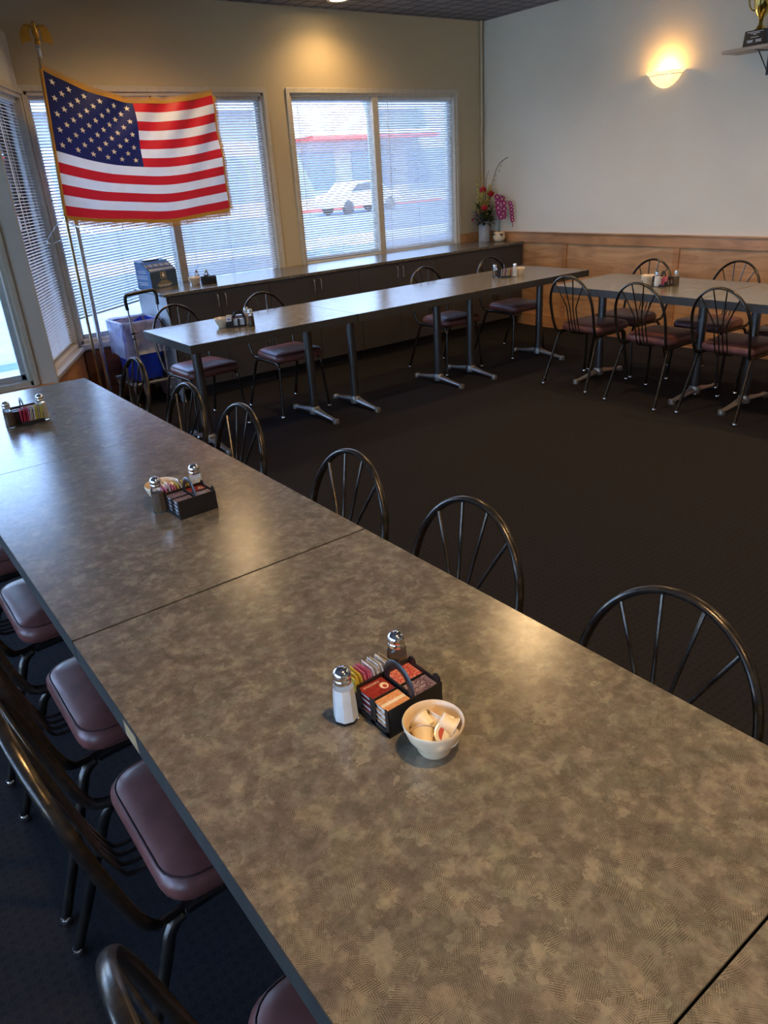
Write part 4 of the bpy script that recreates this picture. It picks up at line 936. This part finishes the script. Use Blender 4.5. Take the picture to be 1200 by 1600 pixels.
# ------------------------------------------------------------------ sconce, shelf, trophy
sc = thing('wall_sconce', 'glowing half-bowl glass sconce on the white right wall', 'wall lamp', (XR, 4.14, 2.10))
MX = Matrix.Rotation(pi / 2, 4, 'Z')
b = MB(); pr = [(0.0, 0.0), (0.03, 0.003), (0.075, 0.022), (0.115, 0.052), (0.142, 0.088), (0.155, 0.105), (0.175, 0.116), (0.178, 0.119), (0.165, 0.117), (0.150, 0.108), (0.136, 0.088), (0.110, 0.056), (0.07, 0.028), (0.0, 0.008)]
b.lathe(pr, 28, caps=False, a0=-pi / 2, a1=pi / 2, M4=Matrix.Rotation(pi, 4, 'Z'), sx=0.72)
m, nt_, bs = new_mat('sconce_glass'); setc(bs, (0.9, 0.82, 0.62), 0.4); bs.inputs['Emission Color'].default_value = (1.0, 0.60, 0.20, 1); bs.inputs['Emission Strength'].default_value = 0.55
n_ = noise(nt_, coords(nt_), 20, 3, 0.5, 1.0); r_ = ramp(nt_, n_.outputs[0], [(0.3, (1.0, 0.52, 0.15)), (0.7, (1.0, 0.70, 0.30))]); nt_.links.new(r_.outputs[0], bs.inputs['Emission Color'])
b.build('shade', m, sc, smooth=True)
b = MB(); b.tube([(-0.72 * 0.150 * cos(a), 0.150 * sin(a), 0.094) for a in [(-pi / 2) + pi * k / 24 for k in range(25)]], 0.0026, 6); b.build('band', M['silver'], sc, smooth=True)
b = MB(); b.box((-0.012, -0.04, 0.03), (-0.0, 0.04, 0.13)); b.build('wall_plate', M['white'], sc)
b = MB(); b.ell((-0.05, -0.01, 0.10), (0.02, 0.02, 0.028), 12, 8); b.build('bulb', emis('sconce_bulb', (1.0, 0.62, 0.22), 12), sc, smooth=True)
pl = bpy.data.lights.new('sconce_light', 'POINT'); pl.energy = SCONCE_POWER; pl.color = (1.0, 0.55, 0.16); pl.shadow_soft_size = 0.025
po_ = bpy.data.objects.new('sconce_light', pl); COL.objects.link(po_); po_.location = (XR - 0.085, 4.13, 2.25)
sh_ = thing('wall_shelf', 'pale wooden shelf with black bracket high on the right wall', 'shelf', (XR, 3.03, 2.25))
b = MB(); b.box((-0.235, -0.50, 0), (0, 0.50, 0.022)); b.build('board', M['shelf'], sh_, bevel=0.002)
for y in (0.25, -0.35):
    b = MB(); b.box((-0.20, y - 0.012, -0.004), (0, y + 0.012, 0)); b.box((-0.005, y - 0.012, -0.16), (0, y + 0.012, 0)); b.tube([(-0.17, y, -0.003), (-0.004, y, -0.14)], 0.004, 6); b.build('bracket', M['black'], sh_)
tr = thing('trophy', 'gold cup trophy on a black engraved base, on the wall shelf', 'trophy', (6.055, 3.32, 2.272))
b = MB(); b.add([(-0.065, -0.085, 0), (0.065, -0.085, 0), (0.065, 0.085, 0), (-0.065, 0.085, 0), (-0.058, -0.078, 0.105), (0.058, -0.078, 0.105), (0.058, 0.078, 0.105), (-0.058, 0.078, 0.105)], [(0, 3, 2, 1), (4, 5, 6, 7), (0, 1, 5, 4), (1, 2, 6, 5), (2, 3, 7, 6), (3, 0, 4, 7)]); bs_ = b.build('base', M['black'], tr, bevel=0.003)
b = MB()
for z, a, c in ((0.094, -0.06, 0.06), (0.085, -0.035, 0.035), (0.077, -0.012, 0.012), (0.060, -0.03, 0.03), (0.042, -0.055, -0.008), (0.036, -0.052, -0.014), (0.030, -0.055, -0.01), (0.042, 0.008, 0.055), (0.036, 0.012, 0.05), (0.030, 0.01, 0.052)): b.box((-0.0665 + 0.07 * z, a, z - 0.0018), (-0.063 + 0.065 * z, c, z + 0.0018))
b.build('engraving', M['white'], bs_)
b = MB(); b.lathe([(0.040, 0.105), (0.042, 0.110), (0.030, 0.122), (0.016, 0.140), (0.013, 0.160), (0.020, 0.166), (0.014, 0.172), (0.020, 0.182), (0.042, 0.215), (0.060, 0.260), (0.068, 0.32), (0.075, 0.37), (0.078, 0.375), (0.072, 0.372), (0.064, 0.32), (0.05, 0.25), (0.0, 0.21)], 32, caps=False); cu = b.build('cup', M['goldcup'], tr, smooth=True)
for s in (-1, 1):
    b = MB(); b.tube(cat_pts([(0, s * 0.055, 0.235), (0, s * 0.085, 0.245), (0, s * 0.105, 0.29), (0, s * 0.10, 0.34), (0, s * 0.072, 0.355)], 5), 0.006, 8); b.build('handle', M['goldcup'], cu, smooth=True)

# ------------------------------------------------------------------ recessed ceiling lights
LENS = emis('downlight_lens', (1.0, 0.72, 0.38), 14)
def can(x, y, label, power=CAN_POWER):
    r = thing('recessed_light', label, 'ceiling light', (x, y, ZC), 0, 'recessed ceiling lights')
    b = MB(); b.lathe([(0.070, -0.001), (0.095, -0.001), (0.098, -0.006), (0.090, -0.010), (0.070, -0.006)], 32, caps=False); b.build('trim_ring', M['rail'], r, smooth=True)
    b = MB(); b.lathe([(0.0, -0.003), (0.070, -0.003), (0.072, -0.001), (0.0, -0.001)], 28, caps=False); b.build('lens', LENS, r)
    l = bpy.data.lights.new('downlight', 'SPOT'); l.energy = power; l.color = (1.0, 0.64, 0.29); l.spot_size = rad(150); l.spot_blend = 0.9; l.shadow_soft_size = 0.07
    o = bpy.data.objects.new('downlight', l); COL.objects.link(o); o.location = (x, y, ZC - 0.03)
can(4.16, 5.93, 'glowing recessed light at the top edge of the photo above the window wall', CAN_POWER * 0.35)
can(2.35, 5.35, 'recessed ceiling light above the flag, outside the photo', CAN_POWER * 0.65)
can(4.7, 4.2, 'added ceiling light brightening the right wall panels, outside the photo', CAN_POWER * 0.6)  # lamp added to brighten the wood panels on the right wall
can(0.75, 0.25, 'recessed ceiling light over the foreground table, outside the photo', CAN_POWER * 1.35)
for x, y in ((3.4, 3.0), (3.6, 0.2), (0.9, -1.6), (5.0, 1.6)): can(x, y, 'unseen recessed ceiling light over the room, outside the photo', CAN_POWER)  # the one nearest the right wall is added to brighten its panels

# ------------------------------------------------------------------ outside
ASP = plain('asphalt', (0.115, 0.15, 0.205), 0.85, var=0.15, vs=2); PAV = plain('concrete_pavement', (0.42, 0.42, 0.41), 0.8, var=0.08, vs=3)
struct('ground', MB().box((-60, 6.44, -0.25), (110, 130, -0.12)), ASP)
struct('ground_strip', MB().box((-60, 6.45, -0.12), (110, 8.6, -0.06)), PAV)
struct('pavement_island', MB().box((-60, 17.5, -0.12), (110, 20.2, -0.04)), PAV)
struct('pavement_far', MB().box((-60, 38.2, -0.12), (110, 44.0, 0.02)), PAV)
o = MB().box((23.2, 37.9, -0.12), (33.5, 38.2, 0.04)).build('kerb', plain('red_kerb_paint', (0.55, 0.06, 0.05), 0.7), bevel=0.02); tag(o, 'red painted kerb across the street seen through the open blind', 'kerb')
bd = thing('street_building', 'pale shop building with red stripe across the street beyond the blinds', 'building', (40, 44, 0))
b = MB(); b.box((-34, 0, 0), (34, 10, 9)); b.build('wall', plain('pale_stucco', (0.30, 0.32, 0.36), 0.8), bd)
b = MB(); b.box((-13.5, -2.6, 3.72), (-3.5, 0.0, 3.92)); b.build('red_fascia', plain('red_fascia', (0.60, 0.05, 0.04), 0.5), bd)
b = MB(); b.box((-13.6, -2.6, 3.92), (-3.4, 0.0, 4.15)); b.build('canopy', M['white'], bd)
for k in range(14):
    b = MB(); b.box((-33 + k * 4.8, -0.05, 0.5), (-29.6 + k * 4.8, 0.02, 3.1)); wv_ = b.build('window', plain('dark_shopglass', (0.12, 0.17, 0.25), 0.2), bd)
for k in range(6):
    b = MB(); b.add([(-30 + k * 11, -1.4, 5.4), (-25 + k * 11, -1.4, 5.4), (-25 + k * 11, 0, 6.6), (-30 + k * 11, 0, 6.6)], [(0, 1, 2, 3)]); b.build('awning', plain('awning_blue', (0.25, 0.33, 0.45), 0.6), bd, solid=0.05)
CARP = plain('car_paint_white', (0.65, 0.66, 0.68), 0.25)
def car(x, y, rz, label, paint):
    r = thing('car', label, 'car', (x, y, -0.12), rz)
    b = MB(); prof = [(-2.2, 0.35), (-2.25, 0.7), (-2.1, 0.95), (-1.4, 1.02), (-0.8, 1.45), (0.7, 1.48), (1.35, 1.05), (2.1, 0.92), (2.25, 0.65), (2.2, 0.32)]
    vs = [(px, -0.85, pz) for px, pz in prof] + [(px, 0.85, pz) for px, pz in prof]; n = len(prof)
    b.add(vs, [tuple(range(n)), tuple(range(2 * n - 1, n - 1, -1))] + [(i, (i + 1) % n, n + (i + 1) % n, n + i) for i in range(n)]); b.build('body', paint, r, bevel=0.06)
    b = MB(); b.add([(-1.2, -0.87, 1.04), (-0.72, -0.87, 1.38), (0.62, -0.87, 1.40), (1.1, -0.87, 1.06), (-1.2, 0.87, 1.04), (-0.72, 0.87, 1.38), (0.62, 0.87, 1.40), (1.1, 0.87, 1.06)], [(0, 1, 2, 3), (7, 6, 5, 4), (0, 4, 5, 1), (1, 5, 6, 2), (2, 6, 7, 3), (3, 7, 4, 0)]); b.build('windows', plain('car_glass', (0.03, 0.04, 0.05), 0.1), r)
    for wx in (-1.4, 1.4):
        for wy in (-0.8, 0.8):
            b = MB(); b.lathe([(0.0, -0.11), (0.2, -0.11), (0.32, -0.10), (0.34, 0.0), (0.32, 0.10), (0.2, 0.11), (0.0, 0.11)], 20, caps=False, M4=Matrix.Translation((wx, wy, 0.34)) @ Matrix.Rotation(pi / 2, 4, 'X')); b.build('wheel', M['black'], r, smooth=True)
car(23.5, 33, 0.1, 'white car parked across the street behind the open blind', CARP)
car(31.5, 30, -0.2, 'dark blue car parked across the street behind the dim blind', plain('car_paint_blue', (0.05, 0.09, 0.22), 0.25))
BARK = plain('bark', (0.12, 0.08, 0.055), 0.9, bmp=0.3); LFM = plain('tree_leaf', (0.06, 0.11, 0.03), 0.6, var=0.4)
def tree(x, y, h, label, seed):  # trees added so their crowns cast dappled shade on the ground
    r = thing('added_tree', label, 'tree', (x, y, -0.12)); q = random.Random(seed)
    b = MB(); b.tube(cat_pts([(0, 0, 0), (0.05, 0.03, h * 0.35), (-0.04, 0.02, h * 0.6), (0.1, 0, h * 0.85)], 5), 0.17, 10, taper=[1.2 - 0.045 * k for k in range(16)])
    for k in range(7):
        a = k * 0.9; b.tube(cat_pts([(0, 0, h * (0.45 + 0.05 * k)), (0.7 * cos(a), 0.7 * sin(a), h * (0.55 + 0.05 * k)), (1.6 * cos(a), 1.6 * sin(a), h * (0.65 + 0.05 * k))], 4), 0.05, 6)
    b.build('trunk', BARK, r, smooth=True)
    l = MB()
    for k in range(2600):
        a = q.uniform(0, 2 * pi); rr = q.uniform(0, 1) ** 0.6 * 2.3; z = h * 0.82 + q.uniform(-1, 1) * (h * 0.26) * sqrt(max(0, 1 - (rr / 2.4) ** 2)); c = Vector((rr * cos(a), rr * sin(a), z))
        d = Vector((q.uniform(-1, 1), q.uniform(-1, 1), q.uniform(-1, 1))).normalized() * 0.11; e = d.cross(Vector((q.uniform(-1, 1), q.uniform(-1, 1), q.uniform(-1, 1)))).normalized() * 0.06
        l.add([c - d, c + e, c + d, c - e], [(0, 1, 2, 3)])
    lo = l.build('foliage', LFM, r)
tree(6.2, 10.6, 6.2, 'added tree outside the left window, shading the ground', 1)
tree(8.5, 14.6, 6.8, 'added shade tree beyond the pillar between the windows', 2)
tree(-1.5, 13.0, 6.5, 'added shade tree beyond the far left window', 3)
tree(30, 25.0, 7.0, 'added shade tree before the shop building', 4)
